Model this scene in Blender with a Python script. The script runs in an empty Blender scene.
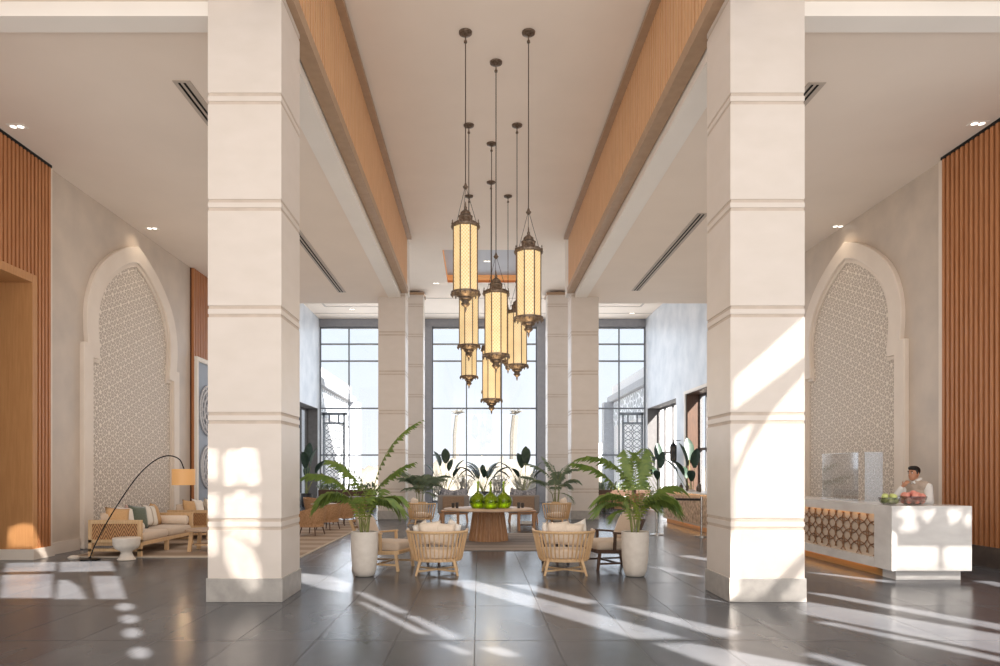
import bpy, bmesh, math, random
from mathutils import Vector, Matrix, Euler
from mathutils.geometry import delaunay_2d_cdt, tessellate_polygon
random.seed(7)
PI = math.pi
SC = bpy.context.scene
COL = SC.collection
F, VX, VY, H = 700.0, 478.0, 471.0, 1.6      # focal length in pixels, vanishing point, eye height

def at(px, py, Y):                            # a pixel at depth Y as a point in the hall
    return ((px - VX) * Y / F, Y, H - (py - VY) * Y / F)

# ------------------------------------------------------------------ materials
def nodes(name):
    m = bpy.data.materials.new(name); m.use_nodes = True
    nt = m.node_tree
    return m, nt, nt.nodes['Principled BSDF'], nt.nodes['Material Output']

def lin(c):
    return tuple((x / 12.92 if x <= .04045 else ((x + .055) / 1.055) ** 2.4) for x in c[:3]) + (1,)

def rgb(r, g, b):
    return lin((r / 255, g / 255, b / 255))

def mixc(nt, fac, a, b):
    n = nt.nodes.new('ShaderNodeMix'); n.data_type = 'RGBA'
    for s, v in ((0, fac), (6, a), (7, b)):
        if hasattr(v, 'links'): nt.links.new(v, n.inputs[s])
        else: n.inputs[s].default_value = v
    return n.outputs[2]

def mth(nt, op, a, b=None, c=None):
    n = nt.nodes.new('ShaderNodeMath'); n.operation = op
    for i, v in enumerate((a, b, c)):
        if v is None: continue
        if hasattr(v, 'links'): nt.links.new(v, n.inputs[i])
        else: n.inputs[i].default_value = v
    return n.outputs[0]

def coords(nt, world=False, scale=(1, 1, 1)):
    if world:
        g = nt.nodes.new('ShaderNodeNewGeometry'); o = g.outputs['Position']
    else:
        g = nt.nodes.new('ShaderNodeTexCoord'); o = g.outputs['Object']
    mp = nt.nodes.new('ShaderNodeMapping'); mp.inputs['Scale'].default_value = scale
    nt.links.new(o, mp.inputs['Vector'])
    return mp.outputs['Vector']

def noise(nt, vec, scale, detail=4, rough=.5):
    n = nt.nodes.new('ShaderNodeTexNoise')
    n.inputs['Scale'].default_value = scale; n.inputs['Detail'].default_value = detail
    n.inputs['Roughness'].default_value = rough
    nt.links.new(vec, n.inputs['Vector'])
    return n.outputs['Fac']

def ramp(nt, fac, stops):
    n = nt.nodes.new('ShaderNodeValToRGB'); e = n.color_ramp.elements
    while len(e) < len(stops): e.new(.5)
    for k, (p, c) in enumerate(stops):
        e[k].position = p; e[k].color = c if not isinstance(c, (int, float)) else (c, c, c, 1)
    nt.links.new(fac, n.inputs['Fac'])
    return n.outputs['Color']

def bump(nt, bsdf, h, strength=.3, dist=.01):
    b = nt.nodes.new('ShaderNodeBump'); b.inputs['Strength'].default_value = strength
    b.inputs['Distance'].default_value = dist
    nt.links.new(h, b.inputs['Height']); nt.links.new(b.outputs['Normal'], bsdf.inputs['Normal'])

def mat(name, c1, c2=None, rough=.5, metal=0, scale=6, stretch=(1, 1, 1), bmp=0, bdist=.004, world=False, spec=.5, detail=4, sheen=0):
    m, nt, b, o = nodes(name)
    c2 = c2 or tuple(x * .86 for x in c1[:3]) + (1,)
    v = coords(nt, world, stretch)
    f = noise(nt, v, scale, detail)
    f2 = ramp(nt, f, [(.3, 0), (.7, 1)])
    nt.links.new(mixc(nt, f2, c1, c2), b.inputs['Base Color'])
    b.inputs['Roughness'].default_value = rough; b.inputs['Metallic'].default_value = metal
    b.inputs['Specular IOR Level'].default_value = spec
    if sheen: b.inputs['Sheen Weight'].default_value = sheen
    if bmp: bump(nt, b, f, bmp, bdist)
    return m

def wood(name, c1, c2, axis='z', scale=1.0, rough=.45):
    st = {'x': (.6, 9, 9), 'y': (9, .6, 9), 'z': (9, 9, .6)}[axis]
    m, nt, b, o = nodes(name)
    v = coords(nt, True, tuple(s * scale for s in st))
    f = noise(nt, v, 3.0, 6, .6)
    g = noise(nt, coords(nt, True, (.9, .9, .9)), 2.2, 2)
    c = mixc(nt, ramp(nt, f, [(.35, 0), (.65, 1)]), c1, c2)
    c = mixc(nt, mth(nt, 'MULTIPLY', g, .3), c, tuple(x * .7 for x in c2[:3]) + (1,))
    nt.links.new(c, b.inputs['Base Color'])
    b.inputs['Roughness'].default_value = rough
    bump(nt, b, f, .15, .002)
    return m

def emis(name, c, s):
    m, nt, b, o = nodes(name)
    b.inputs['Base Color'].default_value = c
    b.inputs['Emission Color'].default_value = c; b.inputs['Emission Strength'].default_value = s
    return m

def glassy(name, tint=(1, 1, 1, 1), fac=.07, rough=.02):
    m, nt, b, o = nodes(name)
    nt.nodes.remove(b)
    t = nt.nodes.new('ShaderNodeBsdfTransparent'); t.inputs[0].default_value = tint
    g = nt.nodes.new('ShaderNodeBsdfGlossy'); g.inputs['Roughness'].default_value = rough
    x = nt.nodes.new('ShaderNodeMixShader'); x.inputs[0].default_value = fac
    nt.links.new(t.outputs[0], x.inputs[1]); nt.links.new(g.outputs[0], x.inputs[2])
    nt.links.new(x.outputs[0], o.inputs[0])
    return m

def floor_mat():
    m, nt, b, o = nodes('dark_porcelain_tile')
    g = nt.nodes.new('ShaderNodeNewGeometry')
    s = nt.nodes.new('ShaderNodeSeparateXYZ'); nt.links.new(g.outputs['Position'], s.inputs[0])
    tx = mth(nt, 'DIVIDE', mth(nt, 'ADD', s.outputs[0], .03), .75)
    ty = mth(nt, 'DIVIDE', mth(nt, 'ADD', s.outputs[1], .2), 1.7)
    fx = mth(nt, 'FRACT', tx); fy = mth(nt, 'FRACT', ty)
    ex = mth(nt, 'MINIMUM', fx, mth(nt, 'SUBTRACT', 1, fx)); ey = mth(nt, 'MINIMUM', fy, mth(nt, 'SUBTRACT', 1, fy))
    lx = mth(nt, 'LESS_THAN', ex, .006); ly = mth(nt, 'LESS_THAN', ey, .0045)
    joint = mth(nt, 'MAXIMUM', lx, ly)
    cmb = nt.nodes.new('ShaderNodeCombineXYZ')
    nt.links.new(mth(nt, 'FLOOR', tx), cmb.inputs[0]); nt.links.new(mth(nt, 'FLOOR', ty), cmb.inputs[1])
    wn = nt.nodes.new('ShaderNodeTexWhiteNoise'); wn.noise_dimensions = '2D'; nt.links.new(cmb.outputs[0], wn.inputs['Vector'])
    cl = noise(nt, coords(nt, True, (1, .5, 1)), 1.6, 3, .5)
    c = mixc(nt, ramp(nt, cl, [(.3, 0), (.7, 1)]), rgb(76, 78, 83), rgb(95, 96, 99))
    c = mixc(nt, mth(nt, 'MULTIPLY', wn.outputs['Value'], .35), c, rgb(70, 69, 71))
    c = mixc(nt, mth(nt, 'MULTIPLY', joint, .6), c, rgb(60, 56, 54))
    nt.links.new(c, b.inputs['Base Color'])
    r = mth(nt, 'ADD', mth(nt, 'MULTIPLY', cl, .14), .15)
    r = mth(nt, 'ADD', r, mth(nt, 'MULTIPLY', joint, .3))
    nt.links.new(r, b.inputs['Roughness'])
    b.inputs['Specular IOR Level'].default_value = .45; b.inputs['IOR'].default_value = 1.27
    bump(nt, b, mth(nt, 'SUBTRACT', mth(nt, 'MULTIPLY', cl, .0), joint), .12, .002)
    return m

def lattice_mat(name, hi, lo, k=26.0):
    """carved star lattice: sums of plane waves in the wall's own plane (world y, z)"""
    m, nt, b, o = nodes(name)
    g = nt.nodes.new('ShaderNodeNewGeometry')
    s = nt.nodes.new('ShaderNodeSeparateXYZ'); nt.links.new(g.outputs['Position'], s.inputs[0])
    y, z = s.outputs[1], s.outputs[2]
    tot = None
    for i in range(4):
        a = PI * i / 4 + .0
        ph = mth(nt, 'ADD', mth(nt, 'MULTIPLY', y, k * math.cos(a)), mth(nt, 'MULTIPLY', z, k * math.sin(a)))
        c = mth(nt, 'COSINE', ph)
        tot = c if tot is None else mth(nt, 'ADD', tot, c)
    band = mth(nt, 'ABSOLUTE', mth(nt, 'SUBTRACT', tot, -.1))
    h = ramp(nt, mth(nt, 'MULTIPLY', band, .5), [(.32, 1), (.5, 0)])
    n = noise(nt, coords(nt, True), .7, 2)
    nt.links.new(mixc(nt, h, lo, hi), b.inputs['Base Color'])  # shade of the carved recesses is put into the base colour
    b.inputs['Roughness'].default_value = .55
    bump(nt, b, h, .8, .02)
    return m

def lantern_mat():
    m, nt, b, o = nodes('lantern_glass')
    tc = nt.nodes.new('ShaderNodeTexCoord')
    s = nt.nodes.new('ShaderNodeSeparateXYZ'); nt.links.new(tc.outputs['Object'], s.inputs[0])
    a = mth(nt, 'ARCTAN2', s.outputs[1], s.outputs[0])
    k = 95.0
    u = mth(nt, 'MULTIPLY', a, 24.0); z = mth(nt, 'MULTIPLY', s.outputs[2], k)
    p = mth(nt, 'ADD', mth(nt, 'COSINE', mth(nt, 'ADD', u, z)), mth(nt, 'COSINE', mth(nt, 'SUBTRACT', u, z)))
    f = ramp(nt, mth(nt, 'MULTIPLY', mth(nt, 'ADD', p, 2), .25), [(.25, 0), (.6, 1)])
    lw = nt.nodes.new('ShaderNodeLayerWeight'); lw.inputs[0].default_value = .35
    c = mixc(nt, f, rgb(214, 180, 120), rgb(244, 228, 192))
    c = mixc(nt, lw.outputs['Facing'], c, rgb(214, 172, 98))
    n = noise(nt, tc.outputs['Object'], 3.0, 2)
    nt.links.new(c, b.inputs['Emission Color'])
    nt.links.new(mth(nt, 'ADD', mth(nt, 'MULTIPLY', n, .5), .5), b.inputs['Emission Strength'])
    b.inputs['Base Color'].default_value = rgb(190, 160, 105); b.inputs['Roughness'].default_value = .4
    return m

def stripe_mat(name, c1, c2, scale, axis=0, world=True, rough=.85, thr=.5):
    m, nt, b, o = nodes(name)
    g = nt.nodes.new('ShaderNodeNewGeometry' if world else 'ShaderNodeTexCoord')
    s = nt.nodes.new('ShaderNodeSeparateXYZ'); nt.links.new(g.outputs['Position' if world else 'Object'], s.inputs[0])
    f = mth(nt, 'FRACT', mth(nt, 'MULTIPLY', s.outputs[axis], scale))
    n = noise(nt, coords(nt, world), 14, 4)
    k = mth(nt, 'GREATER_THAN', f, thr)
    c = mixc(nt, k, c1, c2)
    c = mixc(nt, mth(nt, 'MULTIPLY', n, .35), c, tuple(x * .6 for x in c1[:3]) + (1,))
    nt.links.new(c, b.inputs['Base Color']); b.inputs['Roughness'].default_value = rough
    bump(nt, b, n, .3, .004)
    return m

def weave_mat(name, c1, c2, scale, ax=(0, 2)):
    """herringbone / basket weave from two diagonal waves"""
    m, nt, b, o = nodes(name)
    tc = nt.nodes.new('ShaderNodeTexCoord')
    s = nt.nodes.new('ShaderNodeSeparateXYZ'); nt.links.new(tc.outputs['Object'], s.inputs[0])
    u = mth(nt, 'MULTIPLY', s.outputs[ax[0]], scale); v = mth(nt, 'MULTIPLY', s.outputs[ax[1]], scale)
    tri = mth(nt, 'PINGPONG', u, 1.0)
    f = mth(nt, 'SINE', mth(nt, 'MULTIPLY', mth(nt, 'ADD', mth(nt, 'MULTIPLY', tri, 2.0), v), 6.283))
    h = ramp(nt, mth(nt, 'ADD', mth(nt, 'MULTIPLY', f, .5), .5), [(.25, 0), (.6, 1)])
    nt.links.new(mixc(nt, h, c1, c2), b.inputs['Base Color']); b.inputs['Roughness'].default_value = .6
    bump(nt, b, h, .6, .008)
    return m

M = {}
M['floor'] = floor_mat()
M['stone'] = mat('cream_limestone', rgb(216, 205, 195), rgb(211, 200, 189), .42, scale=2.5, stretch=(1, 1, 2), world=True, bmp=.05)
M['groove'] = mat('limestone_joint', rgb(204, 188, 173), None, .7, world=True)
M['plinth'] = mat('grey_stone_plinth', rgb(176, 170, 163), rgb(158, 152, 146), .4, scale=9, world=True, detail=8)
M['darkbase'] = mat('brown_stone_base', rgb(96, 84, 76), rgb(76, 67, 61), .35, scale=5, world=True, detail=8)
M['plaster'] = mat('venetian_plaster', rgb(206, 190, 174), rgb(188, 174, 161), .38, scale=1.4, world=True, detail=8, bmp=.05, bdist=.01)
M['coolplaster'] = mat('pale_grey_plaster', rgb(214, 217, 222), rgb(186, 192, 200), .4, scale=1.2, world=True, detail=8, bmp=.04)
M['ceiling'] = mat('ceiling_paint', rgb(234, 219, 204), rgb(230, 215, 200), .8, scale=1, world=True, spec=.2)
M['ceilgrey'] = mat('cool_ceiling_paint', rgb(196, 196, 200), rgb(192, 192, 196), .8, scale=1, world=True, spec=.2)  # cool dimness of the back ceiling put into the paint colour
M['white'] = mat('white_beam_paint', rgb(238, 230, 220), rgb(233, 225, 215), .6, scale=1, world=True)
M['beamwood'] = wood('beam_oak', rgb(226, 180, 134), rgb(212, 162, 116))
M['slat'] = wood('slat_timber', rgb(194, 132, 86), rgb(174, 112, 68))
M['slatback'] = mat('slat_backing', rgb(96, 58, 34), None, .8)
M['portal'] = wood('portal_oak', rgb(196, 142, 92), rgb(182, 128, 80))
M['trimwood'] = mat('bronze_trim', rgb(172, 142, 114), rgb(162, 132, 105), .45)
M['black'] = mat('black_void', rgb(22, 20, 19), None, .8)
M['blackmetal'] = mat('black_metal', rgb(34, 32, 31), None, .4, .6)
M['mull'] = mat('grey_mullion', rgb(120, 124, 130), rgb(112, 116, 122), .45, .3)
M['pier'] = mat('grey_pier', rgb(150, 150, 154), rgb(142, 142, 147), .6, world=True)
M['darkreveal'] = mat('dark_grey_reveal', rgb(104, 100, 98), rgb(92, 88, 86), .6, world=True)
M['glass'] = glassy('window_glass', (.97, .985, 1, 1), .05)
M['frame'] = mat('arch_stone', rgb(229, 215, 200), rgb(222, 207, 192), .5, scale=2, world=True)
M['lattice'] = lattice_mat('carved_lattice', rgb(238, 226, 212), rgb(190, 174, 158), 62.0)
M['screenlat'] = lattice_mat('outdoor_lattice', rgb(226, 229, 234), rgb(150, 156, 164), 11.0)
M['bronze'] = mat('aged_bronze', rgb(146, 128, 112), rgb(92, 78, 66), .45, .6, scale=30, bmp=.3)
M['rod'] = mat('pendant_rod', rgb(88, 78, 68), None, .45, .6)
M['lantern'] = lantern_mat()
M['oak'] = wood('pale_oak', rgb(222, 188, 146), rgb(206, 168, 124), scale=1.5)
M['teak'] = wood('teak', rgb(186, 140, 100), rgb(160, 116, 80), scale=1.5)
M['darkteak'] = wood('dark_teak', rgb(92, 64, 46), rgb(74, 52, 38), scale=1.5)
M['tabletop'] = mat('table_top_stone', rgb(186, 162, 140), rgb(174, 150, 128), .5, scale=6)
M['cream'] = mat('cream_linen', rgb(232, 215, 196), rgb(222, 204, 184), .9, scale=60, bmp=.2, sheen=.2)
M['beige'] = mat('beige_linen', rgb(206, 186, 166), rgb(194, 174, 154), .9, scale=60, bmp=.2, sheen=.2)
M['greycloth'] = mat('grey_wool', rgb(150, 144, 140), rgb(132, 127, 124), .9, scale=60, bmp=.2)
M['tan'] = mat('tan_linen', rgb(206, 168, 124), rgb(192, 152, 108), .9, scale=60, bmp=.2)
M['whitecloth'] = mat('white_linen', rgb(236, 228, 218), rgb(226, 218, 208), .9, scale=60, bmp=.2)
M['green'] = mat('green_velvet', rgb(98, 106, 90), rgb(84, 92, 78), .9, scale=40, sheen=.3)
M['pink'] = mat('rose_linen', rgb(206, 172, 158), None, .9, scale=60)
M['striped'] = stripe_mat('striped_linen', rgb(232, 224, 212), rgb(176, 160, 140), 5.2, 0, False, .9, .8)
M['patterned'] = mat('patterned_cloth', rgb(96, 98, 108), rgb(176, 176, 182), .9, scale=22, detail=1)
M['wicker'] = weave_mat('rattan_weave', rgb(120, 82, 52), rgb(196, 148, 102), 12.0)
M['rattan'] = mat('rattan_shell', rgb(188, 148, 110), rgb(152, 114, 80), .7, scale=28, bmp=.5, bdist=.01)
M['settee_weave'] = mat('taupe_weave', rgb(158, 132, 110), rgb(128, 104, 84), .7, scale=40, bmp=.4)
M['pot'] = mat('white_ceramic_pot', rgb(224, 214, 202), rgb(214, 203, 190), .55, scale=12, bmp=.05)
M['soil'] = mat('potting_soil', rgb(70, 54, 40), rgb(48, 38, 28), .95, scale=40, bmp=.5)
M['leaf'] = mat('palm_leaf', rgb(128, 144, 66), rgb(90, 116, 56), .5, scale=9)
M['leafyellow'] = mat('young_palm_leaf', rgb(142, 150, 62), rgb(104, 126, 50), .5, scale=9)
M['leafdark'] = mat('dark_leaf', rgb(58, 76, 58), rgb(38, 54, 44), .45, scale=7)
M['leafblue'] = mat('grey_green_leaf', rgb(128, 140, 112), rgb(98, 116, 94), .55, scale=7)
M['stem'] = mat('green_stem', rgb(148, 148, 92), rgb(118, 124, 70), .6, scale=9)
M['marble'] = mat('white_marble', rgb(226, 221, 215), rgb(206, 200, 195), .22, scale=2.2, stretch=(1, 1, 2.5), world=True, detail=8)
M['marbletop'] = mat('white_marble_top', rgb(230, 226, 221), rgb(216, 211, 206), .15, scale=2.2, world=True, detail=8)
M['deskback'] = mat('taupe_panel', rgb(208, 188, 168), rgb(198, 178, 158), .6)
M['desklat'] = mat('bronze_lattice', rgb(156, 116, 84), rgb(138, 100, 70), .4, .3)
M['ledwarm'] = emis('warm_led', (1, .56, .2, 1), 3.2)
M['glowwood'] = wood('glowing_kick_oak', rgb(206, 156, 98), rgb(190, 138, 82), 'y')
M['acrylic'] = glassy('acrylic_screen', (.93, .94, .95, 1), .2, .05)
M['frost'] = glassy('frosted_screen', (.82, .82, .82, 1), .25, .3)
M['bowlglass'] = glassy('bowl_glass', (.84, .85, .84, 1), .22)
M['apple'] = mat('green_apple_skin', rgb(206, 210, 138), rgb(190, 200, 112), .3, scale=5)
M['redapple'] = mat('red_apple_skin', rgb(214, 116, 104), rgb(228, 172, 150), .3, scale=6)
M['skin'] = mat('skin', rgb(190, 138, 108), rgb(180, 128, 98), .5, scale=8)
M['hair'] = mat('black_hair', rgb(30, 24, 22), rgb(22, 18, 16), .5, scale=40)
M['shirt'] = mat('white_shirt', rgb(232, 228, 222), rgb(222, 218, 212), .85, scale=12)
M['vest'] = mat('beige_waistcoat', rgb(190, 172, 156), rgb(178, 160, 145), .85, scale=40)
M['trouser'] = mat('beige_trousers', rgb(150, 134, 120), None, .85)
M['shade'] = emis('lamp_shade_linen', rgb(212, 160, 104), .3)
M['bulb'] = emis('bulb_glow', (1, .86, .62, 1), 6)
M['downlight'] = emis('downlight_lens', (1, .93, .82, 1), 2.4)
M['steel'] = mat('brushed_steel', rgb(200, 196, 190), None, .25, .9)
M['belt'] = mat('black_belt', rgb(30, 29, 30), None, .7)
M['rug'] = stripe_mat('cream_brown_rug', rgb(178, 160, 142), rgb(148, 128, 110), 1.1, 1)
M['rugbinding'] = mat('rug_binding', rgb(204, 190, 172), None, .9)
M['rugc'] = stripe_mat('grey_rug', rgb(150, 140, 132), rgb(134, 124, 117), 1.7, 1)
M['mosaic'] = mat('bar_mosaic', rgb(226, 196, 164), rgb(150, 118, 90), .5, scale=11, detail=1, bmp=.4)
M['terrace'] = mat('pale_terrace', rgb(222, 212, 198), rgb(212, 202, 188), .8, scale=2, world=True)
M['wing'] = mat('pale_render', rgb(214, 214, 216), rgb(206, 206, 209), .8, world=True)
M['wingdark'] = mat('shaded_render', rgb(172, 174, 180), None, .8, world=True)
M['haze'] = mat('pale_sand_hedge', rgb(126, 120, 110), rgb(112, 104, 92), .95, scale=1.2, world=True, detail=6)
M['trunk'] = mat('hazy_trunk', rgb(114, 108, 98), rgb(106, 100, 91), .9, scale=3)
M['canopy'] = mat('canopy_soffit', rgb(226, 214, 202), None, .8, world=True)
M['candle'] = mat('smoked_cup', rgb(64, 60, 58), None, .3)
M['tumbler'] = glassy('tumbler_glass', (.8, .88, .86, 1), .2)
M['book'] = mat('white_book', rgb(224, 220, 214), None, .7)
M['bottle'] = mat('dark_bottle', rgb(52, 46, 40), rgb(88, 74, 58), .2, scale=4)
M['medallion'] = mat('carved_white_wood', rgb(212, 212, 214), rgb(196, 197, 201), .6, scale=20)
M['panelblue'] = mat('shaded_pale_panel', rgb(150, 157, 168), rgb(140, 148, 160), .5, scale=2)  # even blue-grey tone of the medallion panel
M['frost2'] = mat('diffuser_trim', rgb(190, 176, 162), None, .6)

def gglass():
    m, nt, b, o = nodes('green_glass')
    lw = nt.nodes.new('ShaderNodeLayerWeight'); lw.inputs[0].default_value = .35
    tc = nt.nodes.new('ShaderNodeTexCoord')
    s = nt.nodes.new('ShaderNodeSeparateXYZ'); nt.links.new(tc.outputs['Object'], s.inputs[0])
    n = noise(nt, coords(nt, False, (1, 1, 2.5)), 9, 3)
    z = mth(nt, 'ABSOLUTE', mth(nt, 'SUBTRACT', s.outputs[2], .15))
    band = mth(nt, 'MULTIPLY', mth(nt, 'LESS_THAN', z, .03), mth(nt, 'GREATER_THAN', n, .47))
    c = mixc(nt, lw.outputs['Facing'], rgb(158, 188, 12), rgb(64, 92, 4))
    c = mixc(nt, band, c, rgb(36, 58, 10))
    nt.links.new(c, b.inputs['Base Color'])
    b.inputs['Roughness'].default_value = .06; b.inputs['Transmission Weight'].default_value = .65
    nt.links.new(c, b.inputs['Emission Color']); b.inputs['Emission Strength'].default_value = .03  # faint glow added to the glass, which is no lamp
    return m
M['greenglass'] = gglass()

# ------------------------------------------------------------------ mesh builder
class MB:
    def __init__(s): s.v, s.f, s.m = [], [], []
    def add(s, vs, fs, mi=0):
        o = len(s.v); s.v += [tuple(v) for v in vs]
        for f in fs: s.f.append([i + o for i in f]); s.m.append(mi)
        return s
    def box(s, x0, x1, y0, y1, z0, z1, mi=0):
        v = [(x, y, z) for z in (z0, z1) for y in (y0, y1) for x in (x0, x1)]
        return s.add(v, [(0, 2, 3, 1), (4, 5, 7, 6), (0, 1, 5, 4), (2, 6, 7, 3), (0, 4, 6, 2), (1, 3, 7, 5)], mi)
    def bar(s, a, b, w, h, mi=0, up=(0, 0, 1)):
        a, b = Vector(a), Vector(b); d = (b - a).normalized(); u = Vector(up)
        if abs(d.dot(u)) > .95: u = Vector((0, 1, 0))
        x = d.cross(u).normalized(); y = x.cross(d).normalized()
        v = []
        for p in (a, b):
            for (i, j) in ((-1, -1), (1, -1), (1, 1), (-1, 1)): v.append(p + x * i * w / 2 + y * j * h / 2)
        return s.add(v, [(0, 1, 2, 3)[::-1], (4, 5, 6, 7), (0, 1, 5, 4), (1, 2, 6, 5), (2, 3, 7, 6), (3, 0, 4, 7)], mi)
    def tube(s, pts, r, n=8, mi=0, cap=True, closed=False):
        pts = [Vector(p) for p in pts]; N = len(pts)
        rs = r if isinstance(r, (list, tuple)) else [r] * N
        v, fs, u = [], [], None
        for i, p in enumerate(pts):
            if closed: d = pts[(i + 1) % N] - pts[i - 1]
            else: d = pts[min(i + 1, N - 1)] - pts[max(i - 1, 0)]
            d = d.normalized() if d.length > 1e-9 else Vector((0, 0, 1))
            if u is None:
                u = Vector((0, 0, 1)) if abs(d.z) < .9 else Vector((1, 0, 0))
            u = (u - d * u.dot(d)).normalized(); w = d.cross(u)
            for k in range(n):
                a = 2 * PI * k / n
                v.append(p + (u * math.cos(a) + w * math.sin(a)) * rs[i])
        for i in range(N if closed else N - 1):
            j = (i + 1) % N
            for k in range(n):
                fs.append((i * n + k, i * n + (k + 1) % n, j * n + (k + 1) % n, j * n + k))
        if cap and not closed:
            fs.append(tuple(range(n))[::-1]); fs.append(tuple((N - 1) * n + k for k in range(n)))
        return s.add(v, fs, mi)
    def lathe(s, prof, n=24, c=(0, 0, 0), mi=0, rot=0, sx=1, sy=1):
        v, fs = [], []
        for (r, z) in prof:
            for k in range(n):
                a = 2 * PI * k / n + rot
                v.append((c[0] + r * math.cos(a) * sx, c[1] + r * math.sin(a) * sy, c[2] + z))
        for i in range(len(prof) - 1):
            for k in range(n):
                fs.append((i * n + k, i * n + (k + 1) % n, (i + 1) * n + (k + 1) % n, (i + 1) * n + k))
        if prof[0][0] > 1e-4: fs.append(tuple(range(n))[::-1])
        if prof[-1][0] > 1e-4: fs.append(tuple((len(prof) - 1) * n + k for k in range(n)))
        return s.add(v, fs, mi)
    def ell(s, c, rx, ry, rz, n=12, m=8, mi=0):
        prof = [(math.sin(PI * i / m), -math.cos(PI * i / m)) for i in range(m + 1)]
        v, fs = [], []
        for (r, z) in prof:
            for k in range(n):
                a = 2 * PI * k / n
                v.append((c[0] + rx * r * math.cos(a), c[1] + ry * r * math.sin(a), c[2] + rz * z))
        for i in range(m):
            for k in range(n):
                fs.append((i * n + k, i * n + (k + 1) % n, (i + 1) * n + (k + 1) % n, (i + 1) * n + k))
        return s.add(v, fs, mi)
    def prism(s, poly, z0, z1, mi=0):
        n = len(poly)
        v = [(x, y, z0) for x, y in poly] + [(x, y, z1) for x, y in poly]
        fs = [tuple(range(n))[::-1], tuple(range(n, 2 * n))] + [(i, (i + 1) % n, n + (i + 1) % n, n + i) for i in range(n)]
        return s.add(v, fs, mi)
    def cap(s, p0, p1, r0, r1, n=10, mi=0):          # tapered capsule
        p0, p1 = Vector(p0), Vector(p1); d = (p1 - p0)
        L = d.length; d = d.normalized() if L > 1e-6 else Vector((0, 0, 1))
        pts, rs = [], []
        for k in range(4):
            t = PI / 2 * k / 4; pts.append(p0 - d * r0 * math.cos(t)); rs.append(max(r0 * math.sin(t), .0005))
        pts.append(p0); rs.append(r0); pts.append(p1); rs.append(r1)
        for k in range(3, -1, -1):
            t = PI / 2 * k / 4; pts.append(p1 + d * r1 * math.cos(t)); rs.append(max(r1 * math.sin(t), .0005))
        return s.tube(pts, rs, n, mi)
    def build(s, name, m, parent=None, smooth=False, bevel=0, ang=40, sub=0, seg=2):
        me = bpy.data.meshes.new(name); me.from_pydata(s.v, [], s.f)
        for x in (m if isinstance(m, (list, tuple)) else [m]): me.materials.append(x)
        if len(me.materials) > 1: me.polygons.foreach_set('material_index', s.m)
        bm = bmesh.new(); bm.from_mesh(me); bmesh.ops.recalc_face_normals(bm, faces=bm.faces); bm.to_mesh(me); bm.free()
        if smooth:
            me.polygons.foreach_set('use_smooth', [True] * len(me.polygons)); me.set_sharp_from_angle(angle=math.radians(ang))
        me.update()
        o = bpy.data.objects.new(name, me); COL.objects.link(o)
        if parent: o.parent = parent
        if bevel:
            b = o.modifiers.new('bevel', 'BEVEL'); b.width = bevel; b.segments = seg; b.limit_method = 'ANGLE'
        if sub:
            x = o.modifiers.new('sub', 'SUBSURF'); x.levels = sub; x.render_levels = sub
        return o

def tag(o, label=None, cat=None, group=None, kind=None):
    if label: o['label'] = label
    if cat: o['category'] = cat
    if group: o['group'] = group
    if kind: o['kind'] = kind
    return o
def thing(name, label, cat, loc=(0, 0, 0), rz=0, group=None):
    o = bpy.data.objects.new(name, None); COL.objects.link(o)
    o.empty_display_size = .1; o.location = loc; o.rotation_euler = (0, 0, rz)
    return tag(o, label, cat, group)
def struct(o):
    o['kind'] = 'structure'; return o
def dup(root, loc, rz=None, label=None, group=None):
    r = root.copy(); COL.objects.link(r); r.location = loc
    if rz is not None: r.rotation_euler = (0, 0, rz)
    if label: r['label'] = label
    if group: r['group'] = group
    for ch in list(root.children):
        c = ch.copy(); COL.objects.link(c); c.parent = r
        for g in list(ch.children):
            d = g.copy(); COL.objects.link(d); d.parent = c
    return r
def catmull(p, k=4):
    out = []
    for i in range(len(p) - 1):
        a, b, c, d = p[max(i - 1, 0)], p[i], p[i + 1], p[min(i + 2, len(p) - 1)]
        for j in range(k):
            t = j / k
            out.append(tuple(.5 * ((2 * b[q]) + (-a[q] + c[q]) * t + (2 * a[q] - 5 * b[q] + 4 * c[q] - d[q]) * t * t + (-a[q] + 3 * b[q] - 3 * c[q] + d[q]) * t ** 3) for q in range(len(b))))
    return out + [tuple(p[-1])]
# ------------------------------------------------------------------ camera and light
cam = bpy.data.cameras.new('camera'); co = bpy.data.objects.new('camera', cam); COL.objects.link(co)
co.location = (0, 0, H); co.rotation_euler = (PI / 2, 0, 0)
cam.sensor_width = 36; cam.lens = F * 36 / 1000; cam.shift_x = .022; cam.shift_y = .138; cam.clip_end = 400
SC.camera = co
SC.view_settings.view_transform = 'Standard'; SC.view_settings.look = 'None'; SC.view_settings.exposure = 0
SC.cycles.use_denoising = True
SC.cycles.max_bounces = 8; SC.cycles.transparent_max_bounces = 24
SC.cycles.sample_clamp_indirect = 6; SC.cycles.caustics_reflective = False; SC.cycles.caustics_refractive = False

w = bpy.data.worlds.new('sky'); SC.world = w; w.use_nodes = True
wn = w.node_tree; bg = wn.nodes['Background']
tc = wn.nodes.new('ShaderNodeTexCoord'); sp = wn.nodes.new('ShaderNodeSeparateXYZ'); wn.links.new(tc.outputs['Generated'], sp.inputs[0])
rp = wn.nodes.new('ShaderNodeValToRGB'); wn.links.new(sp.outputs[2], rp.inputs[0])
rp.color_ramp.elements[0].position = .0; rp.color_ramp.elements[0].color = (.95, .97, 1.0, 1)
rp.color_ramp.elements[1].position = .3; rp.color_ramp.elements[1].color = (.80, .90, 1.0, 1)
wn.links.new(rp.outputs[0], bg.inputs[0]); bg.inputs[1].default_value = 1.15

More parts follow.
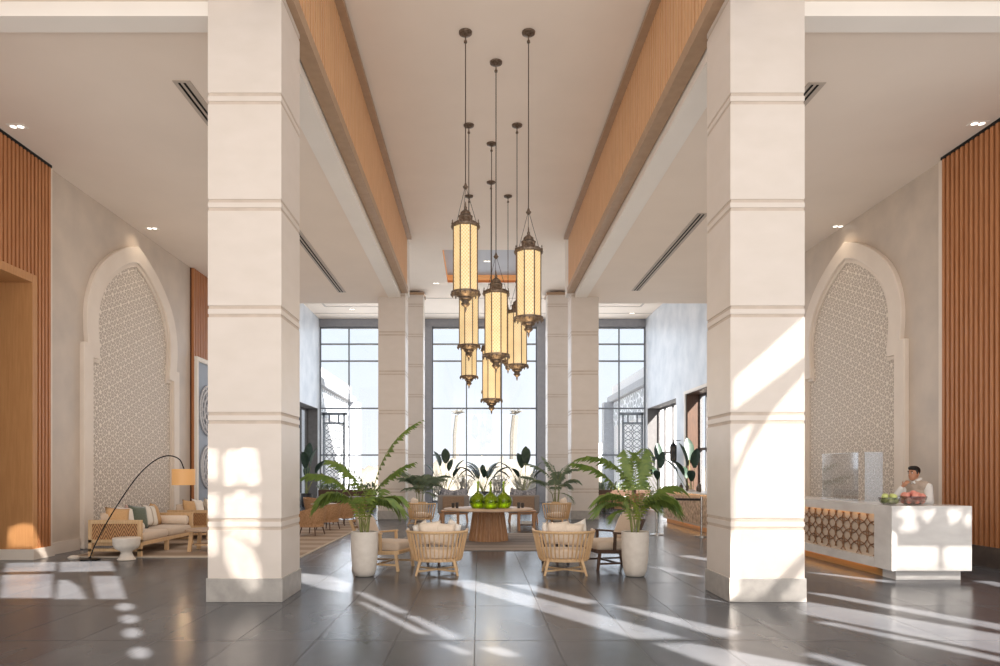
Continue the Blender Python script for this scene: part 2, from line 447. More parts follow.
SUN_AZ = Vector((-.62, .785)).normalized(); SUN_EL = math.radians(35)
LD = Vector((SUN_AZ.x * math.cos(SUN_EL), SUN_AZ.y * math.cos(SUN_EL), -math.sin(SUN_EL)))
sun = bpy.data.lights.new('sun', 'SUN'); sun.energy = SUN_E = 30.0; sun.angle = math.radians(.36); sun.color = (1, .95, .89)
so = bpy.data.objects.new('sun', sun); COL.objects.link(so); so.rotation_euler = LD.to_track_quat('-Z', 'Y').to_euler()

def area(name, loc, size, energy, color, aim, sy=None, spread=PI):
    l = bpy.data.lights.new(name, 'AREA'); l.energy = energy; l.color = color; l.shape = 'RECTANGLE'; l.size = size; l.size_y = sy or size
    l.spread = spread
    o = bpy.data.objects.new(name, l); COL.objects.link(o); o.location = loc
    o.rotation_euler = Vector(aim).to_track_quat('-Z', 'Y').to_euler()
    return o
def spot(name, loc, aim, energy, color=(1, .85, .66), ang=60, blend=.8, r=.05):
    l = bpy.data.lights.new(name, 'SPOT'); l.energy = energy; l.color = color; l.spot_size = math.radians(ang); l.spot_blend = blend; l.shadow_soft_size = r
    o = bpy.data.objects.new(name, l); COL.objects.link(o); o.location = loc
    o.rotation_euler = (Vector(aim) - Vector(loc)).to_track_quat('-Z', 'Y').to_euler()
    return o
area('entrance_daylight', (.3, -11.0, 4.4), 24, 740, (1, .95, .90), (0, 1, .03), 8.0)  # fill lamp added behind the camera to lift the hall
area('forecourt_bounce', (.3, -3.0, .3), 14, 1300, (1, .94, .88), (0, .25, 1), 5.0)  # up-facing fill lamp added out of view to brighten the ceilings
area('back_hall_daylight', (.3, 35.6, 5.2), 15, 520, (.78, .88, 1), (0, -1, .05), 7.0)
SC.cycles.use_fast_gi = True; SC.cycles.fast_gi_method = 'ADD'
w.light_settings.ao_factor = .25; w.light_settings.distance = 2.5

# ------------------------------------------------------------------ the shell
XL, XR = -8.13, 8.6                          # side wall planes
BL, BR = -2.34, 2.98                         # inner faces of the two timber fascias
ZA, ZN = 7.35, 9.4                           # aisle and nave ceilings
YC, YE, YG = 8.55, 24.02, 36.0               # near columns, end of the aisles, glass wall

struct(MB().box(-15, 21, -16, 36.3, -.2, 0).build('floor', M['floor']))
struct(MB().box(-60, 60, 36.3, 140, -.25, -.03).build('ground', M['terrace']))

# ceilings: nave with a lit tray, then the side aisles
tx0, tx1, ty0, ty1 = -1.26, 1.86, 24.7, 29.0
nv = MB()
nv.box(BL - .02, BR + .02, 8.0, ty0, ZN, ZN + .1).box(BL - .02, tx0, ty0, ty1, ZN, ZN + .1).box(tx1, BR + .02, ty0, ty1, ZN, ZN + .1)
nv.box(BL - .02, BR + .02, ty1, YG + .3, ZN, ZN + .1)
nv.box(XL - 1.2, BL - .02, YE, YG + .3, ZN, ZN + .1).box(BR + .02, XR + 1.2, YE, YG + .3, ZN, ZN + .1)
nv = nv
rear = MB()
struct(nv.build('ceiling', M['ceiling']))
rear.box(tx0, tx1, ty0, ty1, ZN + .32, ZN + .4)
struct(rear.build('ceiling_tray', M['ceilgrey']))
ct = MB()
ct.box(tx0 - .02, tx0, ty0, ty1, ZN + .01, ZN + .32).box(tx1, tx1 + .02, ty0, ty1, ZN + .01, ZN + .32)
ct.box(tx0, tx1, ty1, ty1 + .02, ZN + .01, ZN + .32).box(tx0, tx1, ty0 - .02, ty0, ZN + .01, ZN + .32)
M['cove'] = emis('cove_glow', rgb(222, 160, 104), .35)  # tray sides given a glow of their own in place of hidden LEDs
struct(ct.build('trim_1', M['cove']))
sl = MB()                                    # ceiling joints of the back hall
for y in (31.6, 34.6): sl.box(XL, XR, y - .04, y + .04, ZN - .012, ZN + .01)
for x0, x1 in ((XL + .9, BL - 1.2), (BR + 1.2, XR - .9)):
    for y in (26.0, 33.2): sl.box(x0, x1, y - .05, y + .05, ZN - .012, ZN + .01)
    for x in (x0, x1): sl.box(x - .05, x + .05, 26.0, 33.2, ZN - .012, ZN + .01)
struct(sl.build('trim_2', M['frost2']))

for side, (x0, x1) in (('left', (XL - .1, -2.75)), ('right', (3.39, XR + .1))):
    c = MB().box(x0, x1, 8.35, YE, ZA, ZA + .15)
    c.box(x0, x1, YE - .08, YE, ZA + .15, ZN)
    struct(c.build('ceiling_' + side, M['ceiling']))
    x0, x1 = (x0, -3.29) if side == 'left' else (3.98, x1)
    b = MB().box(x0, x1, YC + .02, YC + .34, 7.17, ZA + .5)           # cross beam in front of the aisle
    b.box(x0, x1, YC + .34, YC + .46, 7.30, ZA + .1)
    struct(b.build('trim_beam_' + side, M['white']))

for side, s, xf in (('left', -1, BL), ('right', 1, BR)):
    # timber fascia over the aisle edge: boards, lip, bronze trim and the pale beam beneath
    bd = MB(); y = 5.0; p = .15
    xb = xf + s * .03
    bd.box(min(xb, xb + s * .8), max(xb, xb + s * .8), 5.0, 23.16, 7.66, ZN + .05, 1)
    while y < 23.1:
        bd.box(min(xf, xb), max(xf, xb), y + .006, min(y + p - .035, 23.16), 7.66, 9.33)
        y += p
    struct(bd.build('wall_fascia_' + side, [M['beamwood'], M['slatback']]))
    e = sorted((xf + s * .01, xf + s * .8)); struct(MB().box(e[0], e[1], 23.17, YE + .01, ZA + .2, ZN + .02).build('wall_bulkhead_' + side, M['stone']))
    t = MB()
    a, c = xf - s * .03, xf + s * .2
    t.box(min(a, c), max(a, c), 5.0, 23.18, 7.48, 7.66)
    a, c = xf - s * .14, xf + s * .1
    t.box(min(a, c), max(a, c), 5.0, 23.2, 9.27, 9.36)
    struct(t.build('trim_fascia_' + side, M['trimwood']))
    q = MB(); a, c = xf + s * .22, xf + s * .62
    q.box(min(a, c), max(a, c), 8.6, 23.2, ZA - .02, 7.66)
    struct(q.build('trim_soffit_' + side, M['white']))
    g = MB(); a = xf + s * .212; c = xf + s * .23
    g.box(min(a, c), max(a, c), 8.6, 23.1, 7.57, 7.6)
    struct(g.build('trim_slot_' + side, M['mull']))

# ------------------------------------------------------------------ columns
def column(x0, x1, y0, zt, label, group='stone columns of the hall', capped=False):
    w, cx, cy = x1 - x0, (x0 + x1) / 2, y0 + .44
    t = thing('column', label, 'column', (cx, cy, 0), 0, group)
    hw, hd = w / 2, .44
    m = MB(); z = .29
    cuts = []
    k = .95
    while k < zt - .1:
        cuts += [(k - .072, k - .03), (k + .03, k + .072)]; k += 1.3
    segs = []
    for a, b in cuts:
        segs.append((z, a, 0)); segs.append((a, b, 1)); z = b
    segs.append((z, zt, 0))
    for a, b, g in segs:
        i = .008 if g else 0
        m.box(-hw + i, hw - i, -hd + i, hd - i, a, b, g)
    m.build('shaft', [M['stone'], M['groove']], t)
    MB().box(-hw - .018, hw + .018, -hd - .018, hd + .018, 0, .29).build('plinth', M['plinth'], t, bevel=.006)
    if capped:
        MB().box(-hw - .05, hw + .05, -hd - .05, hd + .05, zt, zt + .1).build('cap', M['trimwood'], t)
    return t
column(-3.30, -2.402, YC, 9.4, 'huge near cream stone column left of the hanging lanterns')
column(3.083, 3.99, YC, 9.4, 'huge near cream stone column beside the reception desk, streaked with sunlight')
column(-3.30, -2.40, 23.14, 9.3, 'far cream stone column behind the left potted palm')
column(3.085, 3.99, 23.14, 9.3, 'far cream stone column behind the right potted palm')
column(-3.30, -2.36, 30.2, 9.2, 'slimmer looking capped stone column nearest the glass wall, left side', capped=True)
column(3.0, 3.95, 30.2, 9.2, 'slimmer looking capped stone column nearest the glass wall, right side', capped=True)

# ------------------------------------------------------------------ side walls
def niche_profiles():
    oc = catmull([(2.12, 4.25), (2.17, 4.8), (2.08, 5.3), (1.8, 5.82), (1.25, 6.32), (.55, 6.72), (0, 6.92)])
    ic = catmull([(1.68, 4.25), (1.73, 4.75), (1.67, 5.18), (1.42, 5.66), (.92, 6.1), (.38, 6.4), (0, 6.52)])
    outer = [(2.28, 0), (2.28, 3.97), (2.28, 4.25)] + oc
    inner = [(1.93, 0), (1.93, 3.97), (1.68, 3.97)] + ic
    return outer, inner
def niche(xw, yc, s, label):
    """pointed arch frame with stepped feet around a carved lattice; s = +1 when the wall faces +X"""
    t = thing('arched_niche', label, 'arch niche', (xw, yc, 0), 0)
    O, I = niche_profiles()
    O = O + [(-a, b) for a, b in O[-2::-1]]; I = I + [(-a, b) for a, b in I[-2::-1]]
    def strip(A, B, d0, d1):
        m = MB(); n = len(A)
        v = [(s * d0, a, b) for a, b in A] + [(s * d0, a, b) for a, b in B] + [(s * d1, a, b) for a, b in A] + [(s * d1, a, b) for a, b in B]
        fs = []
        for i in range(n - 1):
            fs += [(i, i + 1, n + i + 1, n + i), (2 * n + i, 2 * n + i + 1, 3 * n + i + 1, 3 * n + i), (i, i + 1, 2 * n + i + 1, 2 * n + i), (n + i, n + i + 1, 3 * n + i + 1, 3 * n + i)]
        fs += [(0, n, 3 * n, 2 * n), (n - 1, 2 * n - 1, 4 * n - 1, 3 * n - 1)]
        return m.add(v, fs)
    strip(O, I, -.05, .10).build('frame', M['frame'], t, bevel=.02, smooth=True)
    J = [(a * .965, min(b, 9) - (.06 if b > 4.5 else 0) - (.1 if 3.9 < b < 4 and abs(a) < 1.9 else 0)) for a, b in I]
    st = strip(I, [(math.copysign(max(abs(a) - .07, 0), a), b - (.0 if b < .1 else .07)) for a, b in I], -.03, .05)
    st.build('inner_moulding', M['frame'], t, smooth=True)
    m = MB(); n = len(I)
    m.add([(s * .012, a, b) for a, b in I], [tuple(range(n))])
    m.build('lattice_panel', M['lattice'], t)
    return t
niche(XL, 16.57, 1, 'tall pointed arch niche of carved cream lattice behind the sofa')
niche(XR, 16.25, -1, 'tall pointed arch niche of carved cream lattice behind the reception desk')

def slats(xw, y0, y1, z0, z1, s, pitch, name, label, wd=.55, depth=.07):
    t = thing(name, label, 'wood panel', (xw + s * .002, (y0 + y1) / 2, z0))
    m = MB(); yy = (y1 - y0) / 2; n = max(1, round((y1 - y0) / pitch)); p = (y1 - y0) / n
    for i in range(n):
        a = -yy + i * p + p * (1 - wd) / 2
        xs = sorted((s * .03, s * (.03 + depth)))
        m.box(xs[0], xs[1], a, a + p * wd, 0, z1 - z0)
    m.build('slats', M['slat'], t)
    xs = sorted((0, s * .03))
    MB().box(xs[0], xs[1], -yy, yy, 0, z1 - z0).build('backing', M['slatback'], t)
    return t

# left wall
lw = MB().box(XL - .3, XL, 12.78, YE, 0, ZA)
lw.box(XL - .3, XL, -1.0, 8.2, 0, ZA).box(XL - .3, XL, 8.2, 12.78, 5.16, ZA)
struct(lw.build('wall_left', M['plaster']))
slats(XL, 12.78, 13.18, .19, 7.3, 1, .105, 'slat_panel', 'narrow reddish vertical timber slats beside the left doorway')
slats(XL, 6.0, 12.78, 5.15, 7.3, 1, .105, 'slat_panel', 'reddish vertical timber slats above the left doorway')
slats(XL, 19.76, YE - .02, .235, ZA - .01, 1, .12, 'slat_panel', 'dark vertical timber slats on the wall past the left arch, around the medallion panel')
dp = MB()                                     # the timber lined portal at far left
dp.box(XL - 1.0, XL + .1, 12.62, 12.76, .19, 5.15).box(XL - 1.0, XL + .1, 8.2, 12.62, 5.0, 5.15).box(XL - 1.0, XL + .1, 8.05, 8.2, .19, 5.15)
dr = struct(dp.build('door_1', M['portal'], bevel=.004))
struct(MB().box(XL - 1.05, XL - 1.0, 8.0, 13.0, 0, 5.2).build('wall_portal', M['black']))  # black sheet standing in for the darkness beyond the portal
bb = MB().box(XL - 1.0, XL + .14, 12.59, 13.22, 0, .19).box(XL, XL + .03, 13.22, 14.25, 0, .23).box(XL, XL + .03, 18.9, YE, 0, .23)
struct(bb.build('baseboard_left', M['frame']))
struct(MB().box(XL - .01, XL + .08, 13.18, 13.24, .2, ZA - .02).build('trim_3', M['frame']))
struct(MB().box(XL, XL + .11, 5, 13.18, 7.3, 7.36).build('trim_4', M['black']))  # black strip painted in for the shaded gap above the left slats

# right wall
rw = MB().box(XR, XR + .3, 9.6, YE, 0, ZA)
struct(rw.build('wall_right', M['plaster']))
slats(XR, 9.6, 12.85, .34, 7.3, -1, .12, 'slat_panel', 'tall reddish vertical timber slats on the wall right of the reception')
struct(MB().box(XR - .14, XR, 9.6, 12.85, 0, .34).build('baseboard_right', M['darkbase']))
struct(MB().box(XR - .03, XR, 12.96, 13.9, 0, .23).box(XR - .03, XR, 18.6, 23, 0, .23).build('baseboard_right_rear', M['plinth']))
struct(MB().box(XR - .08, XR, 12.85, 12.95, 0, ZA - .02).build('trim_5', M['frame']))
struct(MB().box(XR - .11, XR, 9.6, 12.85, 7.3, 7.36).build('trim_6', M['black']))  # black strip painted in for the shaded gap above the right slats

# back hall side walls with tall glazed openings
OPEN = [(25.2, 28.94), (30.4, 35.55)]; ZO = 4.77
for side, x, s in (('left', XL, -1), ('right', XR, 1)):
    m = MB(); e = sorted((x, x + s * .66))
    m.box(e[0], e[1], YE, 25.2, 0, ZO).box(e[0], e[1], 28.94, 30.4, 0, ZO).box(e[0], e[1], 35.55, YG, 0, ZO)
    m.box(e[0], e[1], YE, YG, ZO, ZN)
    struct(m.build('wall_' + side + '_rear', M['coolplaster']))
    k = 2 if side == 'left' else 4
    for (y0, y1) in OPEN:
        f = MB(); xo = x + s * .6
        fx = sorted((xo - .05, xo + .05))
        for y in (y0 + .05, y0 + (y1 - y0) * .5, y0 + (y1 - y0) * .78, y1 - .05): f.box(fx[0], fx[1], y - .06, y + .06, 0, ZO)
        for z in (.06, 2.5, ZO - .06): f.box(fx[0], fx[1], y0, y1, z - .05, z + .05)
        fr = struct(f.build('window_%d' % (k + 2), M['darkreveal']))
        MB().box(xo - .005, xo + .005, y0, y1, 0, ZO).build('glass_pane', M['glass'], fr)
        lin_ = MB(); rr = sorted((x + s * .02, x + s * .66))
        lin_.box(rr[0], rr[1], y1 - .02, y1 + .02, 0, ZO).box(rr[0], rr[1], y0, y1, ZO - .02, ZO + .02)
        struct(lin_.build('trim_%d' % (k + 10 + len(bpy.data.objects)), M['darkreveal'] if y1 > 30 else M['darkteak']))
        k += 1
    # casing round the nearer opening
    c = MB(); cs = sorted((x - s * .05, x + s * .02))
    c.box(cs[0], cs[1], 28.94, 29.1, 0, ZO + .12).box(cs[0], cs[1], 25.05, 28.94, ZO, ZO + .12)
    struct(c.build('trim_casing_' + side, M['white']))
# small sign ledge high on the right rear wall
# glass wall
X0, X1 = -2.37, 3.03
gb = MB()
gb.box(XL - .7, XR + .7, YG - .1, YG + .3, 9.0, ZN + .1)
gb.box(X0 - .95, X0, YG - .3, YG + .3, 0, 9.0).box(X1, X1 + .95, YG - .3, YG + .3, 0, 9.0)
struct(gb.build('wall_back', M['pier']))
ZM = [.05, 2.42, 4.82, 7.25, 8.12, 8.95]
def glazing(n, x0, x1, xs):
    f = MB()
    for z in ZM: f.box(x0, x1, YG - .05, YG + .09, z - .035, z + .035)
    for x in [x0 + .03] + xs + [x1 - .03]: f.box(x - .03, x + .03, YG - .04, YG + .08, 0, 9.0)
    fr = struct(f.build('window_%d' % n, M['mull']))
    MB().box(x0, x1, YG + .01, YG + .03, 0, 9.0).build('glass_pane', M['glass'], fr)
glazing(1, X0, X1, [(466.5 - VX) * YG / F, (501.5 - VX) * YG / F])
glazing(2, XL, X0 - .95, [(349 - VX) * YG / F])
glazing(3, X1 + .95, XR, [(619 - VX) * YG / F])

# ------------------------------------------------------------------ added canopy, behind the camera, its holes cut to shape the sun patches
EX = []; SUN_BARS = []; ZMASK = 9.5
def patch(pts, plane=None, cover=0):
    """an open slot in the canopy through which the sun reaches these photographed spots"""
    out = []
    for p in pts:
        if plane is None:
            Y = F * H / (p[1] - VY); P = Vector(((p[0] - VX) * Y / F, Y, 0))
        else: P = Vector(at(p[0], p[1], plane))
        t = (ZMASK - P.z) / -LD.z
        q = P - LD * t; out.append((q.x, q.y))
    EX.append(out)
    if cover: SUN_BARS.append((out, cover))
def blob(cx, cy, rx, ry, plane=None, n=10):
    patch([(cx + rx * math.cos(2 * PI * k / n), cy + ry * math.sin(2 * PI * k / n)) for k in range(n)], plane)
for p in [[(441, 581), (472, 580), (685, 638), (636, 639)], [(655, 644), (692, 643), (860, 675), (740, 675)],
          [(505, 584), (530, 585), (600, 602), (585, 604)], [(608, 604), (624, 606), (740, 632), (722, 638)], [(588, 576.5), (600, 577), (730, 600), (722, 602)],
          [(648, 567), (655, 567), (704, 576), (698, 577)], [(678, 556), (690, 555), (712, 559), (708, 561)],
          [(300, 573), (330, 576), (352, 584), (345, 592), (318, 588), (300, 582)],
          [(353, 591), (366, 593), (410, 613), (398, 613)], [(404, 615), (416, 616), (462, 637), (450, 640)], [(357, 601), (366, 603), (430, 634), (418, 634)],
          [(480, 648), (500, 647), (520, 655), (505, 657)], [(440, 644), (452, 645), (472, 653), (462, 655)],
          [(803, 572), (830, 573.5), (894, 581), (890, 583)], [(803, 592), (830, 594), (1010, 626), (1010, 632)],
          [(803, 601), (803, 614), (1010, 655), (1010, 636)], [(815, 622), (832, 622), (1010, 659), (1010, 664)],
          [(974, 581), (990, 581), (1010, 585), (1010, 589)], [(804, 655), (815, 653), (900, 675), (870, 675)],
          [(2, 575), (52, 574), (52, 598), (0, 598)], [(59, 580), (68, 580), (79, 587), (86, 599), (56, 599)],
          [(60, 562), (110, 561), (115, 571), (60, 572)], [(8, 563), (56, 562), (55, 571), (3, 572)], [(92, 576), (118, 576), (126, 599), (98, 599)]]:
    patch(p)
for c in [(125, 607, 9, 4), (129, 619, 9, 4.5), (132, 633, 9, 5), (140, 653, 10, 6)]: blob(*c)
patch([(9, 527), (30, 524), (50, 540), (50, 548), (9, 548)], 12.62, .78)
for p in [[(224, 454), (234, 450), (256, 452), (259, 482), (240, 485), (225, 482)], [(205, 451), (216, 452), (217, 481), (205, 481)],
          [(225, 496), (240, 493), (258, 496), (258, 545), (246, 537), (225, 528)], [(205, 496), (217, 496), (217, 518), (205, 518)],
          [(225, 536), (233, 535), (252, 553), (259, 570), (258, 592), (250, 590), (234, 575), (226, 558)], [(205, 524), (216, 528), (217, 556), (205, 556)]]:
    patch(p, YC, .83)
for p in [[(734.5, 379), (806, 315), (806, 355), (734.5, 409)], [(735, 482), (748, 452), (775, 408), (806, 372), (806, 550), (754, 602), (735, 602)],
          [(735, 436), (752, 424), (744, 446), (735, 466)], [(806, 566), (806, 603), (776, 602)]]:
    patch(p, YC, .83)
for p in [[(892, 549), (937, 549), (937, 571), (892, 571)], [(945, 549), (973, 549), (973, 571), (945, 571)],
          [(896, 512), (908, 508), (918, 515), (909, 522)], [(921, 510), (934, 512), (928, 522)], [(900, 524), (914, 522), (918, 531), (904, 532)], [(948, 512), (958, 509), (962, 517), (952, 524)], [(963, 519), (970, 512), (971, 526)]]:
    patch(p, 10.2, .8)
for p in [[(896, 574), (930, 574), (930, 579), (896, 579)], [(936, 574), (966, 574), (966, 579), (936, 579)]]:
    patch(p, 10.3, .8)
cv, cf = [(-15, -16), (21, -16), (21, 8.34), (-15, 8.34)], [[0, 1, 2, 3]]
for e in EX:
    if sum(e[i - 1][0] * e[i][1] - e[i][0] * e[i - 1][1] for i in range(len(e))) < 0: e = e[::-1]
    o = len(cv); cv += e; cf.append(list(range(o, o + len(e))))
rv, re_, rf, ov, oe, of = delaunay_2d_cdt([Vector(v) for v in cv], [], cf, 1, 1e-4, True)
mm = MB()
def inside(p, poly):
    r = False
    for i in range(len(poly)):
        (x0, y0), (x1, y1) = poly[i - 1], poly[i]
        if (y0 > p[1]) != (y1 > p[1]) and p[0] < (x1 - x0) * (p[1] - y0) / (y1 - y0) + x0: r = not r
    return r
keep = []
for f in rf:
    c = sum((rv[i] for i in f), Vector((0, 0))) / len(f)
    if not any(inside(c, e) for e in EX): keep.append(f)
mm.add([(v.x, v.y, ZMASK) for v in rv], keep)
print('CANOPY', len(keep), len(rf))
struct(mm.build('ceiling_canopy', M['canopy']))
lv = MB(); LP = .05                          # added bars that dim the sun through some of the holes
for poly, cover in SUN_BARS:
    y = min(p[1] for p in poly); y1 = max(p[1] for p in poly)
    while y < y1:
        ym = y + LP * cover / 2; xs = []
        for i in range(len(poly)):
            (xa, ya), (xb_, yb) = poly[i - 1], poly[i]
            if (ya > ym) != (yb > ym): xs.append(xa + (xb_ - xa) * (ym - ya) / (yb - ya))
        xs.sort()
        for a, b in zip(xs[::2], xs[1::2]): lv.add([(a, y, ZMASK), (b, y, ZMASK), (b, y + LP * cover, ZMASK), (a, y + LP * cover, ZMASK)], [(0, 1, 2, 3)])
        y += LP
struct(lv.build('ceiling_louvres', M['canopy']))

# ------------------------------------------------------------------ downlights and linear diffusers
def downlight(x, y, z, label, two=True):
    t = thing('downlight', label, 'ceiling light', (x, y, z), 0, 'recessed ceiling spots')
    MB().box(-.14, .14, -.085, .085, -.012, 0).build('trim_plate', M['white'], t, bevel=.004)
    for i, dx in enumerate((-.06, .06) if two else (0,)):
        MB().lathe([(.042, -.018), (.05, -.016), (.05, -.01)], 12, (dx, 0, 0)).build('lens', M['downlight'], t)
def dl(px, py, z, label):
    Y = F * (z - H) / (VY - py); downlight((px - VX) * Y / F, Y, z, label)
dl(17, 126, ZA, 'small twin ceiling spot nearest the left timber slats')
dl(152, 228, ZA, 'small twin ceiling spot above the left arch')
dl(978, 123, ZA, 'small twin ceiling spot nearest the right timber slats')
dl(838, 226, ZA, 'small twin ceiling spot above the right arch')
dl(436, 283, ZN, 'small ceiling spot between the left far column and the lit tray')
dl(487, 261, ZN + .32, 'small ceiling spot inside the lit ceiling tray')
dl(352, 309, ZN, 'small ceiling spot over the rear left lounge')
dl(632, 313, ZN, 'small ceiling spot over the rear right lounge')
spot('arch_spot', (XL + .55, 16.5, ZA - .05), (XL, 16.57, 6.4), 16, ang=100, blend=1)
spot('arch_spot', (XR - .55, 16.25, ZA - .05), (XR, 16.25, 6.4), 16, ang=100, blend=1)
def diffuser(x, y0, y1, label):
    t = thing('air_diffuser', label, 'air vent', (x, y0, ZA), 0, 'linear ceiling diffusers')
    MB().box(-.13, .13, 0, y1 - y0, -.012, 0).build('frame', M['frost2'], t)
    for dx in (-.05, .03): MB().box(dx - .017, dx + .017, .05, y1 - y0 - .05, -.018, -.012).build('slot', M['black'], t)
diffuser(-4.37, 10.3, 14.6, 'near black slotted air diffuser in the left aisle ceiling')
diffuser(-4.37, 16.2, 22.5, 'long dark slotted air diffuser in the left aisle ceiling beyond the near column')
diffuser(5.02, 10.35, 13.4, 'near black slotted air diffuser in the right aisle ceiling')
diffuser(5.02, 15.6, 22.3, 'long dark slotted air diffuser in the right aisle ceiling beyond the near column')
# ------------------------------------------------------------------ soft things
def pillow_mb(w, h, t, n=9, pinch=.09):
    m = MB(); v, fs = [], []
    for sgn in (1, -1):
        for i in range(n):
            for j in range(n):
                u, q = 2 * i / (n - 1) - 1, 2 * j / (n - 1) - 1
                d = max((1 - u ** 4) * (1 - q ** 4), 0) ** .55
                x = u * w / 2 * (1 - pinch * (1 - q * q)) ; z = q * h / 2 * (1 - pinch * (1 - u * u))
                v.append((x, sgn * t / 2 * d, z))
    N = n * n
    for k in (0, 1):
        for i in range(n - 1):
            for j in range(n - 1):
                a = k * N + i * n + j; fs.append((a, a + 1, a + n + 1, a + n))
    m.add(v, fs); return m
def pillow(loc, rot, w, h, t, m, label, cat='cushion', group=None, name='throw_pillow'):
    o = pillow_mb(w, h, t).build(name, M[m], None, True, ang=80)
    o.location = loc; o.rotation_euler = rot
    bm = bmesh.new(); bm.from_mesh(o.data); bmesh.ops.remove_doubles(bm, verts=bm.verts, dist=1e-4); bm.to_mesh(o.data); bm.free()
    return tag(o, label, cat, group)
def cushion_mb(poly, z0, z1, inset=.03):
    """soft slab over a plan outline (counterclockwise list of points)"""
    m = MB(); n = len(poly); cx = sum(p[0] for p in poly) / n; cy = sum(p[1] for p in poly) / n
    h = z1 - z0; L = [(.94, 0), (.99, .2), (1.0, .5), (.985, .8), (.93, .96), (.7, 1.06), (.35, 1.12)]
    v = [(cx + (x - cx) * s, cy + (y - cy) * s, z0 + h * t) for s, t in L for x, y in poly]
    fs = [tuple(range(n))[::-1]]
    for i in range(len(L) - 1):
        for k in range(n): fs.append((i * n + k, i * n + (k + 1) % n, (i + 1) * n + (k + 1) % n, (i + 1) * n + k))
    v.append((cx, cy, z1 + h * .13)); c = len(v) - 1; o = (len(L) - 1) * n
    for k in range(n): fs.append((o + k, o + (k + 1) % n, c))
    return m.add(v, fs)
def rrect(w, d, r=.06, k=4):
    out = []
    for sx, sy, a0 in ((1, 1, 0), (-1, 1, 90), (-1, -1, 180), (1, -1, 270)):
        for i in range(k + 1):
            a = math.radians(a0 + 90 * i / k)
            out.append((sx * (w / 2 - r) + r * math.cos(a), sy * (d / 2 - r) + r * math.sin(a)))
    return out

# ------------------------------------------------------------------ barrel chairs: open slatted tub back, splayed legs
def dpath(a, b, f, n=28, k=1.0):
    """plan path of the tub: from the left front tip round the back to the right front tip"""
    p = [(-a * k, f * k)]
    for i in range(n + 1):
        t = PI + PI * i / n
        p.append((a * math.cos(t) * k, b * math.sin(t) * k))
    p.append((a * k, f * k)); return p
def sample(path, n):
    L = [0]
    for i in range(1, len(path)): L.append(L[-1] + math.dist(path[i - 1], path[i]))
    out = []
    for i in range(n):
        s = L[-1] * i / (n - 1); j = 1
        while j < len(L) - 1 and L[j] < s: j += 1
        t = (s - L[j - 1]) / max(L[j] - L[j - 1], 1e-9)
        out.append(tuple(path[j - 1][q] + (path[j][q] - path[j - 1][q]) * t for q in (0, 1)))
    return out
def barrel_chair(label, group, wood_, cloth, w=.94, ns=26, top=.665, seat=.265):
    t = thing('barrel_chair', label, 'armchair', (0, 0, 0), 0, group)
    a, b, f = w / 2, w * .44, w * .30
    P = dpath(a, b, f); tp = sample(P, ns); bt = sample(dpath(a, b, f, k=.80), ns)
    rail = MB(); pts = []
    for i, (x, y) in enumerate(P): pts.append((x, y, top + .0))
    rail.tube(pts, .021, 8); rail.build('top_rail', wood_, t, True)
    s = MB()
    for (x0, y0), (x1, y1) in zip(bt, tp):
        s.bar((x0, y0, seat - .03), (x1, y1, top), .03, .014, up=(x1 * .001 - y1, x1, 0))
    s.build('slatted_back', wood_, t)
    fr = MB(); ring = dpath(a, b, f, k=.80)
    fr.prism(ring, seat - .055, seat - .005); fr.build('seat_frame', wood_, t, bevel=.006)
    for sx, sy in ((-1, -1), (1, -1), (-1, 1), (1, 1)):
        MB().tube([(sx * w * .27, sy * w * .22 - .02, seat - .03), (sx * w * .34, sy * w * .30 - .03, 0)], [.026, .017], 8).build('leg', wood_, t, True)
    st = MB()
    q = [(sx * w * .32, sy * w * .28 - .03, .07) for sx, sy in ((-1, -1), (1, -1), (-1, 1), (1, 1))]
    for i, j in ((0, 3), (1, 2)): st.bar(q[i], q[j], .022, .028)
    st.build('stretcher', wood_, t)
    pl = dpath(a, b, f, n=20, k=.76); pl = pl[::1]
    cushion_mb([(x, y) for x, y in pl], seat, seat + .13).build('seat_cushion', cloth, t, True, ang=80)
    return t
BX0, BX1, BY = (436.5 - VX) * 10.75 / F, (565.5 - VX) * 10.75 / F, 10.95
bc = barrel_chair('pale oak tub chair with slatted back nearest the camera, left of the two', 'slatted oak tub chairs', M['oak'], M['cream'])
bc.location = (BX0, BY, 0); bc.rotation_euler = (0, 0, math.radians(2))
bc2 = dup(bc, (BX1, BY, 0), math.radians(-2), 'pale oak tub chair with slatted back nearest the camera, right of the two')
for cx, nm in ((BX0, 'left'), (BX1, 'right')):
    tilt = (-.24, -.08, .1, .3) if nm == 'left' else (.05, -.06, .08, -.32)
    for k, (dx, dy, rz) in enumerate(((-.235, -.02, 1.0), (-.10, -.17, .2), (.10, -.17, -.2), (.235, -.02, -1.0))):
        c = ('white linen' if k in (0, 3) else 'cream linen')
        pillow((cx + dx, BY + dy, .625 + .02 * (k % 2)), (-.16, tilt[k], rz), .36, .36, .12, 'whitecloth' if k in (0, 3) else 'cream',
               '%s cushion in the nearest %s tub chair, %s' % (c, nm, ('at its left arm', 'left of centre against the back', 'right of centre against the back', 'at its right arm')[k]))
# further tub chairs beside the round table
tc_l = dup(bc, ((421 - VX) * 20.2 / F, 20.3, 0), math.radians(-68), 'small distant slatted tub chair left of the round table, turned towards it')
tc_r = dup(bc, ((557 - VX) * 20.2 / F, 20.3, 0), math.radians(68), 'small distant slatted tub chair right of the round table, turned towards it')
pillow(((421 - VX) * 20.2 / F - .22, 20.3, .62), (-.2, .1, math.radians(-68)), .5, .42, .15, 'cream', 'cream cushion in the distant left tub chair')
pillow(((557 - VX) * 20.2 / F + .22, 20.3, .62), (-.2, -.1, math.radians(68)), .5, .42, .15, 'cream', 'cream cushion in the distant right tub chair')

